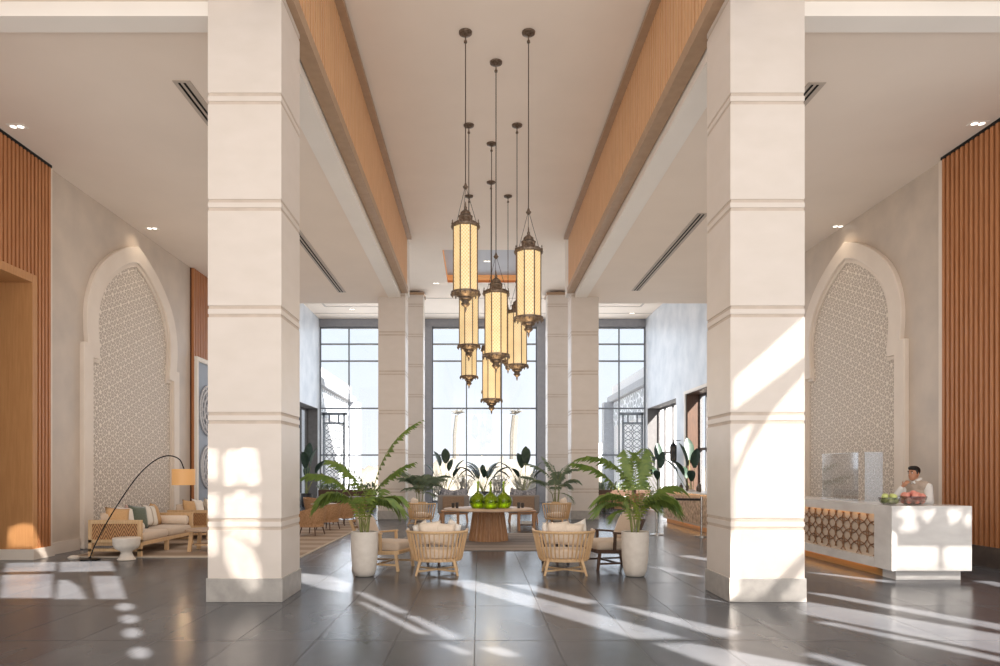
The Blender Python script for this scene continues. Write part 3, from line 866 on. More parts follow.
# ------------------------------------------------------------------ open armed lounge chairs beside the planters
def lounge_chair(label, wood_, cl):
    t = thing('lounge_chair', label, 'armchair', (0, 0, 0), 0, 'wood framed lounge chairs')
    w, d = .66, .76
    fr = MB()
    for x in (-w / 2, w / 2): fr.bar((x, -d / 2, .27), (x, d / 2, .30), .035, .06)
    fr.bar((-w / 2, d / 2 - .03, .30), (w / 2, d / 2 - .03, .30), .035, .06).bar((-w / 2, -d / 2 + .05, .27), (w / 2, -d / 2 + .05, .27), .035, .06)
    for k in range(5): fr.bar((-w / 2 + .11 * (k + 1), -d / 2, .285), (-w / 2 + .11 * (k + 1), d / 2, .31), .05, .015)
    fr.build('seat_frame', wood_, t, bevel=.004)
    for sx in (-1, 1):
        MB().bar((sx * w / 2, d / 2 - .06, .30), (sx * (w / 2 + .0), d / 2 - .02, 0), .038, .045).build('leg', wood_, t, bevel=.004)
        MB().bar((sx * w / 2, -d / 2 + .06, .5), (sx * w / 2, -d / 2 - .04, 0), .038, .045).build('leg', wood_, t, bevel=.004)
        MB().bar((sx * w / 2, .08, .595), (sx * w / 2, -d / 2 - .03, .55), .075, .03).bar((sx * w / 2, .05, .59), (sx * w / 2, .06, .29), .032, .05).build('armrest', wood_, t, bevel=.006)
    bk = MB()
    for sx in (-1, 1): bk.bar((sx * (w / 2 - .05), -d / 2 + .1, .30), (sx * (w / 2 - .05), -d / 2 - .12, .80), .03, .045)
    for k in range(5):
        z = .38 + k * .1; bk.bar((-w / 2 + .05, -d / 2 + .1 - (z - .3) * .44, z), (w / 2 - .05, -d / 2 + .1 - (z - .3) * .44, z), .015, .04)
    bk.build('back_frame', wood_, t)
    st = MB()
    for sx in (-1, 1): st.bar((sx * w / 2, d / 2 - .01, .10), (sx * w / 2, -d / 2 - .02, .10), .025, .03)
    st.bar((-w / 2, 0, .10), (w / 2, 0, .10), .025, .03); st.build('stretcher', wood_, t)
    cushion_mb(rrect(w - .06, d - .04), .31, .46).build('seat_cushion', cl, t, True, ang=80)
    b = pillow_mb(w - .08, .50, .17, pinch=.02).build('back_cushion', cl, t, True, ang=80); b.location = (0, -d / 2 + .07, .66); b.rotation_euler = (.40, 0, 0)
    return t
lc = lounge_chair('oak lounge chair with beige cushions behind the left white planter', M['oak'], M['beige'])
lc.location = ((385 - VX) * 11.5 / F, 11.55, 0); lc.rotation_euler = (0, 0, math.radians(-106))
lc2 = lounge_chair('dark teak lounge chair with taupe cushions behind the right white planter', M['darkteak'], M['beige'])
lc2.location = ((611 - VX) * 11.5 / F, 11.7, 0); lc2.rotation_euler = (0, 0, math.radians(106))

# ------------------------------------------------------------------ round table with vases
TX, TY = .24, 16.1
t = thing('round_table', 'round pale topped table on a flared fluted wooden pedestal', 'table', (TX, TY, 0))
MB().lathe([(.98, .705), (1.03, .712), (1.035, .73), (1.02, .742), (.0, .742)], 64).build('table_top', M['tabletop'], t, True)
pd = MB(); n = 96; prof = [(.46, 0), (.455, .04), (.41, .35), (.36, .705)]; v, fs = [], []
for r, z in prof:
    for k in range(n):
        a = 2 * PI * k / n; q = r * (1 + (.0 if k % 4 in (0, 1) else -.055)); v.append((q * math.cos(a), q * math.sin(a), z))
for i in range(3):
    for k in range(n): fs.append((i * n + k, i * n + (k + 1) % n, (i + 1) * n + (k + 1) % n, (i + 1) * n + k))
pd.add(v, fs); pd.build('pedestal', M['teak'], t)
vs = []
vp = catmull([(.02, 0), (.10, .0), (.135, .05), (.155, .145), (.135, .225), (.075, .29), (.03, .33), (.02, .38), (.019, .52), (.024, .55)], 3)
for k, (px, dy) in enumerate(((478, .08), (490.5, -.18), (503.5, .10))):
    Y = TY + dy
    o = MB().lathe([(max(r * 1.28, 0.001), z * 1.12) for r, z in vp], 28).build('glass_vase', M['greenglass'], None, True, ang=70)
    o.location = ((px - VX) * Y / F, Y, .745)
    tag(o, ('round lime green glass bottle vase, left of the three', 'round lime green glass bottle vase standing foremost in the middle', 'round lime green glass bottle vase, right of the three')[k], 'vase', 'green vases on the round table')
def cup(loc, label, m='candle', r=.04, h=.1):
    o = MB().lathe([(.001, .004), (r * .8, .0), (r, h), (r * .9, h), (r * .72, .012), (.001, .012)], 16).build('cup', M[m], None, True)
    o.location = loc; tag(o, label, 'cup'); return o
cup((TX - .72, TY + .05, .743), 'smoked glass cup on the left edge of the round table', h=.13)
cup((TX - .82, TY + .22, .743), 'smoked glass cup just behind the left cup on the round table', h=.11)
cup((TX + .70, TY + .05, .743), 'smoked glass cup on the right edge of the round table', h=.13)
cup((TX + .80, TY + .24, .743), 'smoked glass cup just behind the right cup on the round table', h=.11)
rg = MB().box(-2.05, 2.05, 0, 3.9, 0, .012)
o = rg.build('rug', M['rugc']); o.location = (.3, 14.0, .001); tag(o, 'grey striped rug beneath the round table', 'rug')

# coffee tables just beyond the two nearest tub chairs
def coffee(label, loc):
    t = thing('coffee_table', label, 'table', loc)
    MB().lathe([(.30, .43), (.33, .44), (.33, .465), (.0, .465)], 36).build('table_top', M['teak'], t, True)
    for k in range(3):
        a = 2 * PI * k / 3 + .5
        MB().bar((.22 * math.cos(a), .22 * math.sin(a), .43), (.26 * math.cos(a), .26 * math.sin(a), 0), .045, .045).build('leg', M['darkteak'], t)
    MB().lathe([(.2, .1), (.22, .11), (.22, .13), (.0, .13)], 24).build('shelf', M['darkteak'], t, True)
    return t
coffee('small round wooden coffee table hidden behind the nearest left tub chair', (-.66, 12.2, 0))
coffee('small round wooden coffee table hidden behind the nearest right tub chair', (1.36, 12.2, 0))
for x, nm in ((-.66, 'left'), (1.36, 'right')):
    cup((x + .0, 12.2, .467), 'clear glass tumbler peeping over the nearest %s tub chair' % nm, 'tumbler', .045, .13)

# ------------------------------------------------------------------ settees and side tables beyond the round table
def settee(label):
    t = thing('settee', label, 'sofa', (0, 0, 0), 0, 'wood backed settees by the window')
    w, d = .98, .75
    fr = MB()
    for sx in (-1, 1):
        MB().bar((sx * (w / 2 - .1), -d / 2 + .06, .3), (sx * (w / 2 - .06), -d / 2, 0), .045, .045).build('leg', M['teak'], t)
        MB().bar((sx * (w / 2 - .1), d / 2 - .06, .3), (sx * (w / 2 - .06), d / 2, 0), .045, .045).build('leg', M['teak'], t)
    fr.box(-w / 2 + .04, w / 2 - .04, -d / 2 + .02, d / 2, .26, .33); fr.build('seat_frame', M['teak'], t, bevel=.005)
    MB().box(-w / 2 + .16, w / 2 - .16, -d / 2 - .045, -d / 2 - .005, .34, .82).build('back_panel', M['settee_weave'], t, bevel=.008)
    bb = MB().box(-w / 2, w / 2, -d / 2, -d / 2 + .14, .30, .86); bb.build('backrest', M['greycloth'], t, bevel=.04, seg=3)
    for sx in (-1, 1):
        x = sorted((sx * w / 2, sx * (w / 2 - .12))); MB().box(x[0], x[1], -d / 2 + .14, d / 2, .30, .60).build('armrest', M['greycloth'], t, bevel=.03, seg=3)
    cushion_mb(rrect(w - .26, d - .16), .33, .46).build('seat_cushion', M['greycloth'], t, True, ang=80)
    return t
SL, SR = (453.5 - VX) * 21.6 / F, (523.5 - VX) * 21.6 / F
s1 = settee('grey settee with a woven back panel seen over the left end of the round table'); s1.location = (SL, 21.9, 0)
s2 = dup(s1, (SR, 21.9, 0), 0, 'grey settee with a woven back panel seen over the right end of the round table')
for x, nm in ((SL, 'left'), (SR, 'right')):
    for dx, k in ((-.22, 'left'), (.22, 'right')):
        pillow((x + dx, 21.75, .82), (-.2, .25 if dx < 0 else -.2, 0), .46, .46, .16, 'patterned', 'grey patterned cushion poking up at the %s of the %s settee' % (k, nm))
def side_table(label):
    t = thing('side_table', label, 'table', (0, 0, 0), 0, 'small open wooden side tables')
    for sx in (-1, 1):
        for sy in (-1, 1): MB().box(sx * .2 - .03, sx * .2 + .03, sy * .2 - .03, sy * .2 + .03, 0, .5).build('leg', M['teak'], t)
    MB().box(-.25, .25, -.25, .25, .5, .54).build('table_top', M['teak'], t, bevel=.004)
    MB().box(-.2, .2, -.2, .2, .14, .17).build('shelf', M['darkteak'], t)
    return t
p = side_table('small open wooden side table under the left edge of the round table'); p.location = (-.74, 18.9, 0)
p2 = dup(p, (1.30, 18.9, 0), 0, 'small open wooden side table holding white books right of the pedestal')
for k, nm in enumerate(('lower', 'upper')):
    o = MB().box(-.13, .13, -.1, .1, 0, .035).build('book', M['book'], None, bevel=.003); o.location = (1.30, 18.86, .171 + k * .037); o.rotation_euler = (0, 0, .1 * k)
    tag(o, 'white book on the side table shelf, %s of two' % nm, 'book', 'books on the side table')

# ------------------------------------------------------------------ plants
def frond(mb, base, az, el, L, droop, n=18, ll=.32, pet=.28, r=.008, mi=0, ms=1, hang=.35):
    p = Vector(base); pts = [p.copy()]; dirs = []; N = 16
    for i in range(N):
        t = (i + .5) / N; e = el - droop * t ** 1.6
        d = Vector((math.cos(az) * math.cos(e), math.sin(az) * math.cos(e), math.sin(e))); dirs.append(d)
        p = p + d * L / N; pts.append(p.copy())
    mb.tube(pts, [r * (1 - .85 * i / N) for i in range(N + 1)], 5, ms)
    for k in range(n):
        s = pet + (1 - pet) * (k + .5) / n; x = s * N; i = min(int(x), N - 1)
        q = pts[i].lerp(pts[i + 1], x - i); d = dirs[i]
        side = d.cross(Vector((0, 0, 1)))
        side = side.normalized() if side.length > .05 else Vector((math.sin(az), -math.cos(az), 0))
        up = side.cross(d)
        u = (s - pet) / (1 - pet); l = ll * (math.sin(PI * (.18 + .80 * u)) ** .7) * random.uniform(.85, 1.1)
        for sg in (-1, 1):
            dr = (side * sg + d * (.55 + .5 * u) + up * random.uniform(.0, .25)).normalized()
            a = q + dr * l * .5 - Vector((0, 0, hang * .15 * l)); e = q + dr * l * .92 - Vector((0, 0, hang * l))
            wv = d.cross(dr).cross(dr).normalized() * (.007 * l + .0012)
            mb.add([q, a + wv, e, a - wv], [(0, 1, 2), (0, 2, 3)], mi)
def pot_mb(r, h):
    return MB().lathe([(r * .55, 0), (r * .72, .015), (r * .86, h * .14), (r * .96, h * .4), (r, h * .7), (r, h), (r * .88, h), (r * .86, h - .07), (.001, h - .075)], 36)
def palm(label, loc, r, h, fronds, name='potted_palm', leaf=('leaf', 'stem'), stems=4, sl=.5, pot='pot', cat='potted plant', extra=0, ll=.32):
    t = thing(name, label, cat, loc)
    pot_mb(r, h).build('pot', M[pot], t, True, ang=50)
    MB().lathe([(r * .85, h - .055), (.001, h - .04)], 20).build('soil', M['soil'], t)
    st = MB(); fo = MB(); tops = []
    for k in range(stems):
        a = 2 * PI * k / stems + .7; b = (r * .28 * math.cos(a), r * .28 * math.sin(a), h - .05); e = (r * .5 * math.cos(a), r * .5 * math.sin(a), h + sl * random.uniform(.75, 1.1))
        st.tube([b, ((b[0] + e[0]) / 2, (b[1] + e[1]) / 2, h + sl * .4), e], [.016, .013, .01], 6); tops.append(e)
    st.build('stem', M[leaf[1]], t, True)
    for k, f in enumerate(fronds):
        az, el, L, dr = f[:4]
        frond(fo, tops[k % stems] if len(f) < 5 else (0, 0, h), math.radians(az), math.radians(el), L, math.radians(dr), n=17 if len(f) < 5 else 10, ll=ll if len(f) < 5 else .2, hang=.5, mi=f[4] if len(f) > 4 else 0)
    for k in range(extra):
        frond(fo, tops[k % stems], random.uniform(0, 2 * PI), math.radians(random.uniform(15, 62)), random.uniform(.5, .95), math.radians(random.uniform(70, 130)), n=12, ll=ll * .85)
    fo.build('foliage', [M[leaf[0]], M[leaf[1]], M['leafyellow']], t)
    return t
YOUNG = [(k * 72 + 20, 76 + 4 * (k % 3), .62 + .1 * (k % 3), 30 + 12 * (k % 2), 2) for k in range(5)]
# (azimuth: 0 = right, 90 = away, 180 = left, 270 = towards the camera)
PL, PR = (364.5 - VX) * 10.67 / F, (635 - VX) * 10.67 / F
palm('tall palm in a white pot on the left, one frond arching high to the right', (PL, 10.67, 0), .205, .68,
     [(12, 84, 1.75, 62), (5, 62, 1.2, 48), (176, 66, 1.15, 95), (188, 50, 1.0, 120), (165, 76, 1.2, 75), (-10, 48, .8, 130), (215, 60, .8, 125), (320, 64, .65, 120), (345, 62, .7, 125), (195, 66, .75, 125)] + YOUNG, extra=2, ll=.36, sl=.32)
palm('spreading palm in a white pot on the right, fronds drooping both sides', (PR, 10.67, 0), .205, .68,
     [(178, 80, 1.5, 105), (168, 70, 1.3, 75), (60, 78, 1.3, 60), (100, 82, 1.2, 60), (15, 64, 1.0, 110), (0, 48, .95, 130), (-20, 56, .9, 125), (192, 54, .9, 115), (330, 56, .7, 130), (205, 52, .7, 130)] + YOUNG, extra=2, ll=.36, sl=.32)
palm('feathery palm in a pot behind the distant left tub chair', ((420 - VX) * 22.3 / F, 22.3, 0), .24, .6,
     [(a, random.uniform(48, 72), random.uniform(.95, 1.3), random.uniform(60, 100)) for a in range(0, 360, 24)], leaf=('leafblue', 'stem'), extra=10, stems=5, sl=.3)
palm('taller feathery palm in a pot behind the distant right tub chair', (2.45, 22.0, 0), .24, .6,
     [(170, 62, 1.5, 65), (10, 74, 1.2, 95), (190, 50, 1.3, 60), (30, 76, 1.3, 60), (140, 78, 1.35, 50), (0, 60, .8, 90), (60, 70, .8, 80), (215, 60, 1.1, 100), (260, 60, 1.0, 110), (310, 55, 1.0, 100), (90, 66, 1.1, 80)], leaf=('leafblue', 'stem'), stems=5, sl=.35, extra=4)
def blade(mb, base, az, el, pl, bl, bw, bend=.5, mi=0, ms=1):
    d = Vector((math.cos(az) * math.cos(el), math.sin(az) * math.cos(el), math.sin(el))); b = Vector(base); e = b + d * pl
    mb.tube([b, b.lerp(e, .5) + Vector((0, 0, .03)), e], [.014, .011, .008], 5, ms)
    N = 8; p = e.copy(); v, fs = [], []
    for i in range(N + 1):
        u = i / N; ee = el - bend * u
        dd = Vector((math.cos(az) * math.cos(ee), math.sin(az) * math.cos(ee), math.sin(ee)))
        sd = Vector((math.sin(az), -math.cos(az), 0)); up = sd.cross(dd)
        hw = bw / 2 * math.sin(PI * min(max(u * .92 + .06, 0), 1)) ** .75
        v += [p + sd * hw + up * hw * .35, p, p - sd * hw + up * hw * .35]; p = p + dd * bl / N
    for i in range(N):
        for j in (0, 1): fs.append((i * 3 + j, i * 3 + j + 1, i * 3 + j + 4, i * 3 + j + 3))
    mb.add(v, fs, mi)
def broad(label, loc, blades, r=.3, h=.7, name='broad_leaf_plant', pot='candle'):
    t = thing(name, label, 'potted plant', loc)
    pot_mb(r, h).build('pot', M[pot], t, True, ang=50)
    MB().lathe([(r * .85, h - .055), (.001, h - .04)], 20).build('soil', M['soil'], t)
    fo = MB()
    for (az, el, pl, bl, bw, be) in blades:
        blade(fo, (random.uniform(-.06, .06), random.uniform(-.06, .06), h - .05), math.radians(az), math.radians(el), pl, bl, bw, be)
    fo.build('foliage', [M['leafdark'], M['stem']], t, True, ang=60)
    return t
broad('dark bird of paradise plant with upright paddle leaves at the left of the window', ((446 - VX) * 31 / F, 31, 0),
      [(150, 75, 1.2, .75, .42, .4), (100, 82, 1.3, .7, .4, .3), (170, 58, 1.0, .6, .34, .6), (20, 66, 1.0, .7, .34, .6), (0, 52, .9, .6, .3, .8), (200, 48, .7, .55, .3, .7), (60, 72, 1.0, .6, .3, .4), (320, 60, .8, .6, .3, .7)])
broad('dark spreading plant with leaves arching level above the green vases', ((483 - VX) * 31 / F, 31, 0),
      [(180, 58, .7, 1.0, .42, 1.0), (0, 56, .75, 1.0, .42, 1.0), (165, 74, .75, .9, .4, 1.1), (14, 74, .75, .9, .4, 1.1), (120, 60, .7, .7, .36, 1.0), (60, 60, .7, .7, .36, 1.0), (170, 70, .8, .7, .26, .9), (10, 72, .85, .6, .24, .9), (190, 55, .6, .6, .24, 1.0), (-10, 52, .6, .6, .24, 1.0), (90, 80, .8, .5, .24, .6), (150, 66, .9, .6, .2, 1.1), (30, 62, .9, .6, .2, 1.1), (270, 70, .7, .5, .24, .8), (185, 66, .95, .55, .2, 1.3), (-5, 66, .95, .55, .2, 1.3)])
broad('dark bird of paradise plant with upright paddle leaves at the right of the window', ((524 - VX) * 29 / F, 29, 0),
      [(60, 80, 1.2, .75, .4, .3), (120, 76, 1.1, .7, .38, .4), (10, 66, .9, .65, .34, .6), (170, 58, 1.0, .7, .3, .7), (185, 48, .9, .6, .3, .8), (-20, 55, .8, .6, .3, .7), (80, 84, 1.3, .7, .36, .2), (220, 60, .8, .55, .3, .7)])

# ------------------------------------------------------------------ rear lounges: planters, rattan tub chairs, tables
def planter(label, x0, x1, y):
    t = thing('planter_bench', label, 'planter', ((x0 + x1) / 2, y, 0), 0, 'planter benches before the side windows')
    w = (x1 - x0) / 2
    MB().box(-w, w, -.1, .35, 0, .78).build('planter_box', M['darkteak'], t, bevel=.01)
    MB().box(-w, w, -.62, -.1, 0, .42).build('seat', M['darkteak'], t, bevel=.01)
    MB().box(-w + .02, w - .02, -.6, -.1, .42, .52).build('seat_cushion', M['greycloth'], t, bevel=.03)
    fo = MB()
    for k in range(150):
        x = random.uniform(-w, w); az = random.uniform(0, 2 * PI)
        blade(fo, (x, random.uniform(-.02, .3), .76), az, math.radians(random.uniform(35, 85)), random.uniform(.05, .2), random.uniform(.14, .3), .07, .6)
    fo.build('foliage', [M['leafblue'], M['stem']], t)
    return t
planter('dark bench planter with low greenery before the left window', -6.9, -4.45, 30.3)
planter('dark bench planter with low greenery before the right window', 5.15, 7.5, 30.3)
def tub(label, loc, rz, first=None):
    if first: return dup(first, loc, rz, label)
    t = thing('rattan_tub_chair', label, 'armchair', loc, rz, 'rattan tub chairs in the rear lounges')
    P = sample(dpath(.36, .34, .24), 30); sh = MB(); v, fs = [], []
    for i, (x, y) in enumerate(P):
        fr = abs(i - 14.5) / 14.5; top = .72 - .14 * fr ** 2
        for k, (s, z) in enumerate(((.78, .24), (.92, .42), (1.0, .58), (1.03, top), (.95, top), (.92, .55), (.80, .40))): v.append((x * s, y * s, z))
    for i in range(29):
        for k in range(6): fs.append((i * 7 + k, (i + 1) * 7 + k, (i + 1) * 7 + k + 1, i * 7 + k + 1))
    sh.add(v, fs); sh.build('shell', M['rattan'], t, True)
    MB().prism(dpath(.29, .28, .22), .22, .34).build('seat_frame', M['rattan'], t)
    cushion_mb(dpath(.28, .26, .21, n=16), .34, .43).build('seat_cushion', M['tan'], t, True, ang=80)
    for sx in (-1, 1):
        for sy in (-1, 1): MB().tube([(sx * .2, sy * .17, .24), (sx * .25, sy * .22, 0)], [.018, .012], 6).build('leg', M['darkteak'], t, True)
    return t
tb = tub('brown rattan tub chair nearest the left near column in the rear lounge', (-4.12, 17.4, 0), math.radians(75))
for px, Y, rz, lb in ((328, 19.0, 70, 'second brown rattan tub chair from the left near column'), (344, 20.6, 62, 'third brown rattan tub chair from the left near column'),
                      (357, 23.2, 60, 'furthest brown rattan tub chair of the left row'), (314, 23.5, -100, 'brown rattan tub chair facing the left row from near the wall')):
    tub(lb, ((px - VX) * Y / F, Y, 0), math.radians(rz), tb)
for px, Y, rz, lb in ((622, 25.6, -80, 'brown rattan tub chair behind the right palm in the rear right lounge'), (603, 27.6, 40, 'brown rattan tub chair far back beside the right far column'),
                      (636, 28.2, 100, 'brown rattan tub chair far back by the right wall opening')):
    tub(lb, ((px - VX) * Y / F, Y, 0), math.radians(rz), tb)
def cafe(label, loc):
    t = thing('cafe_table', label, 'table', loc, 0, 'small round tables in the rear lounges')
    MB().lathe([(.38, .58), (.4, .59), (.4, .61), (0, .61)], 28).build('table_top', M['tabletop'], t, True)
    MB().lathe([(.24, 0), (.24, .02), (.03, .05), (.03, .58)], 20).build('pedestal', M['blackmetal'], t, True)
cafe('small round table between the rattan chairs in the left lounge', ((322 - VX) * 21 / F, 21.3, 0))
cafe('small round table among the rattan chairs in the right lounge', ((606 - VX) * 26 / F, 26.3, 0))
# ------------------------------------------------------------------ hanging lanterns
R = .225
def lantern_proto(label):
    t = thing('hanging_lantern', label, 'lantern', (0, 0, 0), 0, 'pierced lanterns on long rods')      # origin: base of the lit body
    Hb = 1.14; rot = PI / 8
    MB().lathe([(R, .0), (R, Hb)], 8, rot=rot).build('glass_shade', M['lantern'], t)
    ri = MB()
    for k in range(8):
        a = 2 * PI * k / 8 + rot; x, y = R * 1.01 * math.cos(a), R * 1.01 * math.sin(a)
        ri.bar((x, y, -.01), (x, y, Hb + .01), .018, .018, up=(math.cos(a), math.sin(a), 0))
    ri.build('ribs', M['bronze'], t)
    top = MB().lathe([(R * .98, Hb - .005), (R * 1.14, Hb), (R * 1.16, Hb + .03), (R * 1.02, Hb + .04), (R * .98, Hb + .075), (R * .62, Hb + .10), (R * .54, Hb + .13), (R * .56, Hb + .19), (R * .60, Hb + .20), (R * .42, Hb + .225), (R * .40, Hb + .27), (R * .2, Hb + .31), (R * .1, Hb + .33), (R * .13, Hb + .36), (R * .05, Hb + .39), (R * .06, Hb + .42), (.003, Hb + .47)], 16, rot=rot)
    for k in range(8):
        a = 2 * PI * k / 8 + rot; x, y = R * 1.1 * math.cos(a), R * 1.1 * math.sin(a)
        top.lathe([(.016, 0), (.02, .03), (.008, .05), (.012, .07), (.002, .10)], 6, (x, y, Hb + .02))
    top.build('crown', M['bronze'], t, True, ang=35)
    bt = MB().lathe([(.003, -.36), (R * .06, -.33), (R * .1, -.30), (R * .07, -.28), (R * .2, -.255), (R * .34, -.225), (R * .36, -.205), (R * .26, -.185), (R * .3, -.16), (R * .48, -.135), (R * .52, -.11), (R * .5, -.1), (R * .82, -.06), (R * 1.02, -.04), (R * 1.15, -.035), (R * 1.16, .0), (R * 1.0, .01)], 16, rot=rot)
    for k in range(16):
        a = 2 * PI * k / 16 + rot; x, y = R * 1.13 * math.cos(a), R * 1.13 * math.sin(a)
        bt.lathe([(.002, -.085), (.014, -.06), (.016, -.03)], 5, (x, y, 0))
    bt.build('bottom_bracket', M['bronze'], t, True, ang=35)
    for k in range(3):
        a = 2 * PI * k / 3 + .4
        MB().tube([(R * 1.05 * math.cos(a), R * 1.05 * math.sin(a), Hb + .04), (.012 * math.cos(a), .012 * math.sin(a), Hb + .72)], .0045, 5).build('chain', M['rod'], t)
    MB().lathe([(.003, Hb + .68), (.035, Hb + .70), (.05, Hb + .73), (.03, Hb + .75), (.012, Hb + .80)], 12).build('knuckle', M['bronze'], t, True)
    return t
LANT = [(465.5, 12.44, 4.78, 'leftmost big hanging lantern, one of the two nearest'), (528.5, 12.44, 4.33, 'rightmost big hanging lantern, one of the two nearest'),
        (496, 13.35, 3.82, 'big hanging lantern hung lower between the two nearest lanterns'), (468.8, 15.78, 4.43, 'hanging lantern directly behind and below the leftmost big lantern'),
        (517, 15.78, 3.99, 'hanging lantern half hidden below and left of the rightmost big lantern'), (491.5, 16.67, 3.31, 'lowest hanging lantern of the cluster'),
        (491, 18.9, 3.77, 'hanging lantern mostly hidden behind the lowest lantern'), (469, 19.85, 4.29, 'smallest looking hanging lantern, lowest on the left side'),
        (508, 19.85, 4.72, 'hanging lantern almost hidden, only its tip showing right of centre')]
proto = None
for px, Y, zb, lb in LANT:
    X = (px - VX) * Y / F
    if proto is None: t = proto = lantern_proto(lb)
    else:
        t = proto.copy(); COL.objects.link(t); t['label'] = lb
        for ch in list(proto.children):
            if ch.name.split('.')[0] in ('rod', 'ceiling_rose'): continue
            c = ch.copy(); COL.objects.link(c); c.parent = t
    t.location = (X, Y, zb)
    zt = ZN - zb
    MB().tube([(0, 0, 1.9), (0, 0, zt - .02)], .009, 6).build('rod', M['rod'], t)
    MB().lathe([(.004, zt - .2), (.03, zt - .19), (.03, zt - .16), (.012, zt - .14), (.012, zt - .075), (.05, zt - .06), (.115, zt - .03), (.12, zt), (.0, zt)], 20).build('ceiling_rose', M['bronze'], t, True)
    l = bpy.data.lights.new('lantern_light', 'POINT'); l.energy = 9; l.color = (1, .74, .42); l.shadow_soft_size = .12
    lo = bpy.data.objects.new('lantern_light', l); COL.objects.link(lo); lo.location = (X, Y, zb - .55)

# ------------------------------------------------------------------ left lounge against the arch
rg = MB().box(-2.1, 2.1, 0, 9.6, 0, .012); rb = MB().box(-2.14, 2.14, -.07, 0, 0, .02).box(2.1, 2.14, 0, 9.6, 0, .02).box(-2.14, -2.1, 0, 9.6, 0, .02).box(-2.14, 2.14, 9.6, 9.65, 0, .02)
t = thing('lounge_rug', 'large striped cream and brown rug under the left lounge seating', 'rug', (-5.4, 12.98, .001))
rg.build('pile', M['rug'], t); rb.build('binding', M['rugbinding'], t)
def sofa(label, y0, y1, x0=-7.2, x1=-6.22):
    t = thing('sofa', label, 'sofa', ((x0 + x1) / 2, (y0 + y1) / 2, 0.013), 0, 'oak framed sofas along the left wall')
    hw, hl = (x1 - x0) / 2, (y1 - y0) / 2
    for s in (-1, 1):                                         # end panels: frame, woven infill, legs
        y = s * hl; a = MB(); q = sorted((y, y - s * .07))
        a.box(-hw, hw, q[0], q[1], .61, .68).box(-hw, hw, q[0], q[1], .26, .32).box(-hw, -hw + .07, q[0], q[1], 0, .61).box(hw - .07, hw, q[0], q[1], 0, .61)
        a.box(-hw, hw, q[0], q[1], .10, .15)
        e = a.build('end_frame', M['oak'], t, bevel=.004)
        q = sorted((y - s * .02, y - s * .05)); MB().box(-hw + .07, hw - .07, q[0], q[1], .32, .61).build('woven_panel', M['wicker'], e)
    b = MB().box(-hw, hw - .0, -hl + .07, hl - .07, .20, .27).box(-hw, -hw + .06, -hl + .07, hl - .07, .27, .66)
    b.box(hw - .09, hw - .02, -.04, .04, 0, .2)
    b.build('seat_frame', M['oak'], t, bevel=.004)
    n = 2; L = (2 * hl - .16) / n
    for k in range(n):
        c = -hl + .08 + L * (k + .5)
        o = cushion_mb(rrect(2 * hw - .1, L - .01), .27, .43).build('seat_cushion', M['beige'], t, True, ang=80); o.location = (.05, c, 0)
        o = pillow_mb(L - .06, .42, .2, pinch=.02).build('back_cushion', M['beige'], t, True, ang=80); o.location = (-hw + .2, c, .60); o.rotation_euler = (-.2, 0, PI / 2)
    for s in (-1, 1):
        o = MB().lathe([(.001, -.36), (.08, -.355), (.1, -.33), (.1, .33), (.08, .355), (.001, .36)], 16).build('bolster', M['cream'], t, True, ang=60)
        o.rotation_euler = (0, PI / 2, 0); o.location = (.08, s * (hl - .19), .53)
    return t
sofa('oak framed sofa with a woven end panel before the left arch', 12.92, 15.3)
sofa('second oak framed sofa beyond the first along the left wall', 16.2, 18.6)
for y, x, m, rz, lb, sz in ((13.32, -6.86, 'tan', .7, 'tan cushion nearest the woven end panel on the first sofa', .46), (13.66, -6.88, 'whitecloth', .25, 'white cushion second from the woven end panel on the first sofa', .46),
                        (14.02, -6.80, 'green', .3, 'sage green cushion on the first sofa', .48), (14.42, -6.76, 'striped', .1, 'white cushion with beige stripes on the first sofa', .47), (14.86, -6.85, 'tan', -.25, 'tan cushion at the far end of the first sofa', .5),
                        (14.2, -7.0, 'pink', .0, 'dusty rose cushion tucked behind the striped cushion', .48),
                        (16.65, -6.85, 'tan', .2, 'tan cushion on the second sofa', .48), (17.15, -6.85, 'whitecloth', .1, 'white cushion in the middle of the second sofa', .48), (17.7, -6.8, 'striped', -.1, 'striped cushion at the far end of the second sofa', .48)):
    pillow((x, y, .68), (-.28, .12, PI / 2 + rz * -1), sz, sz, .15, m, lb)
def lounge_table(label, loc, w=1.0, d=.7):
    t = thing('coffee_table', label, 'table', loc)
    MB().prism(rrect(w, d, .3, 8), .40, .44).build('table_top', M['tabletop'], t, bevel=.008)
    for sx in (-1, 1):
        for sy in (-1, 1): MB().bar((sx * (w / 2 - .18), sy * (d / 2 - .14), .40), (sx * (w / 2 - .14), sy * (d / 2 - .12), 0), .07, .05).build('leg', M['oak'], t, bevel=.004)
    MB().prism(rrect(w - .36, d - .3, .15, 5), .12, .145).build('shelf', M['oak'], t)
    return t
lounge_table('pale topped oak coffee table before the first sofa', (-5.30, 13.95, .013))
lounge_table('pale topped oak coffee table before the second sofa, mostly behind the column', (-5.25, 17.3, .013))
o = MB().lathe([(.15, 0), (.16, .01), (.12, .06), (.09, .13), (.10, .16), (.19, .21), (.225, .28), (.23, .40), (.22, .405), (.0, .405)], 40).build('stool', M['whitecloth'] if False else M['pot'], None, True, ang=50)
o.location = ((126.5 - VX) * 12.6 / F, 12.6, 0); tag(o, 'white goblet shaped stool in front of the sofa', 'stool')
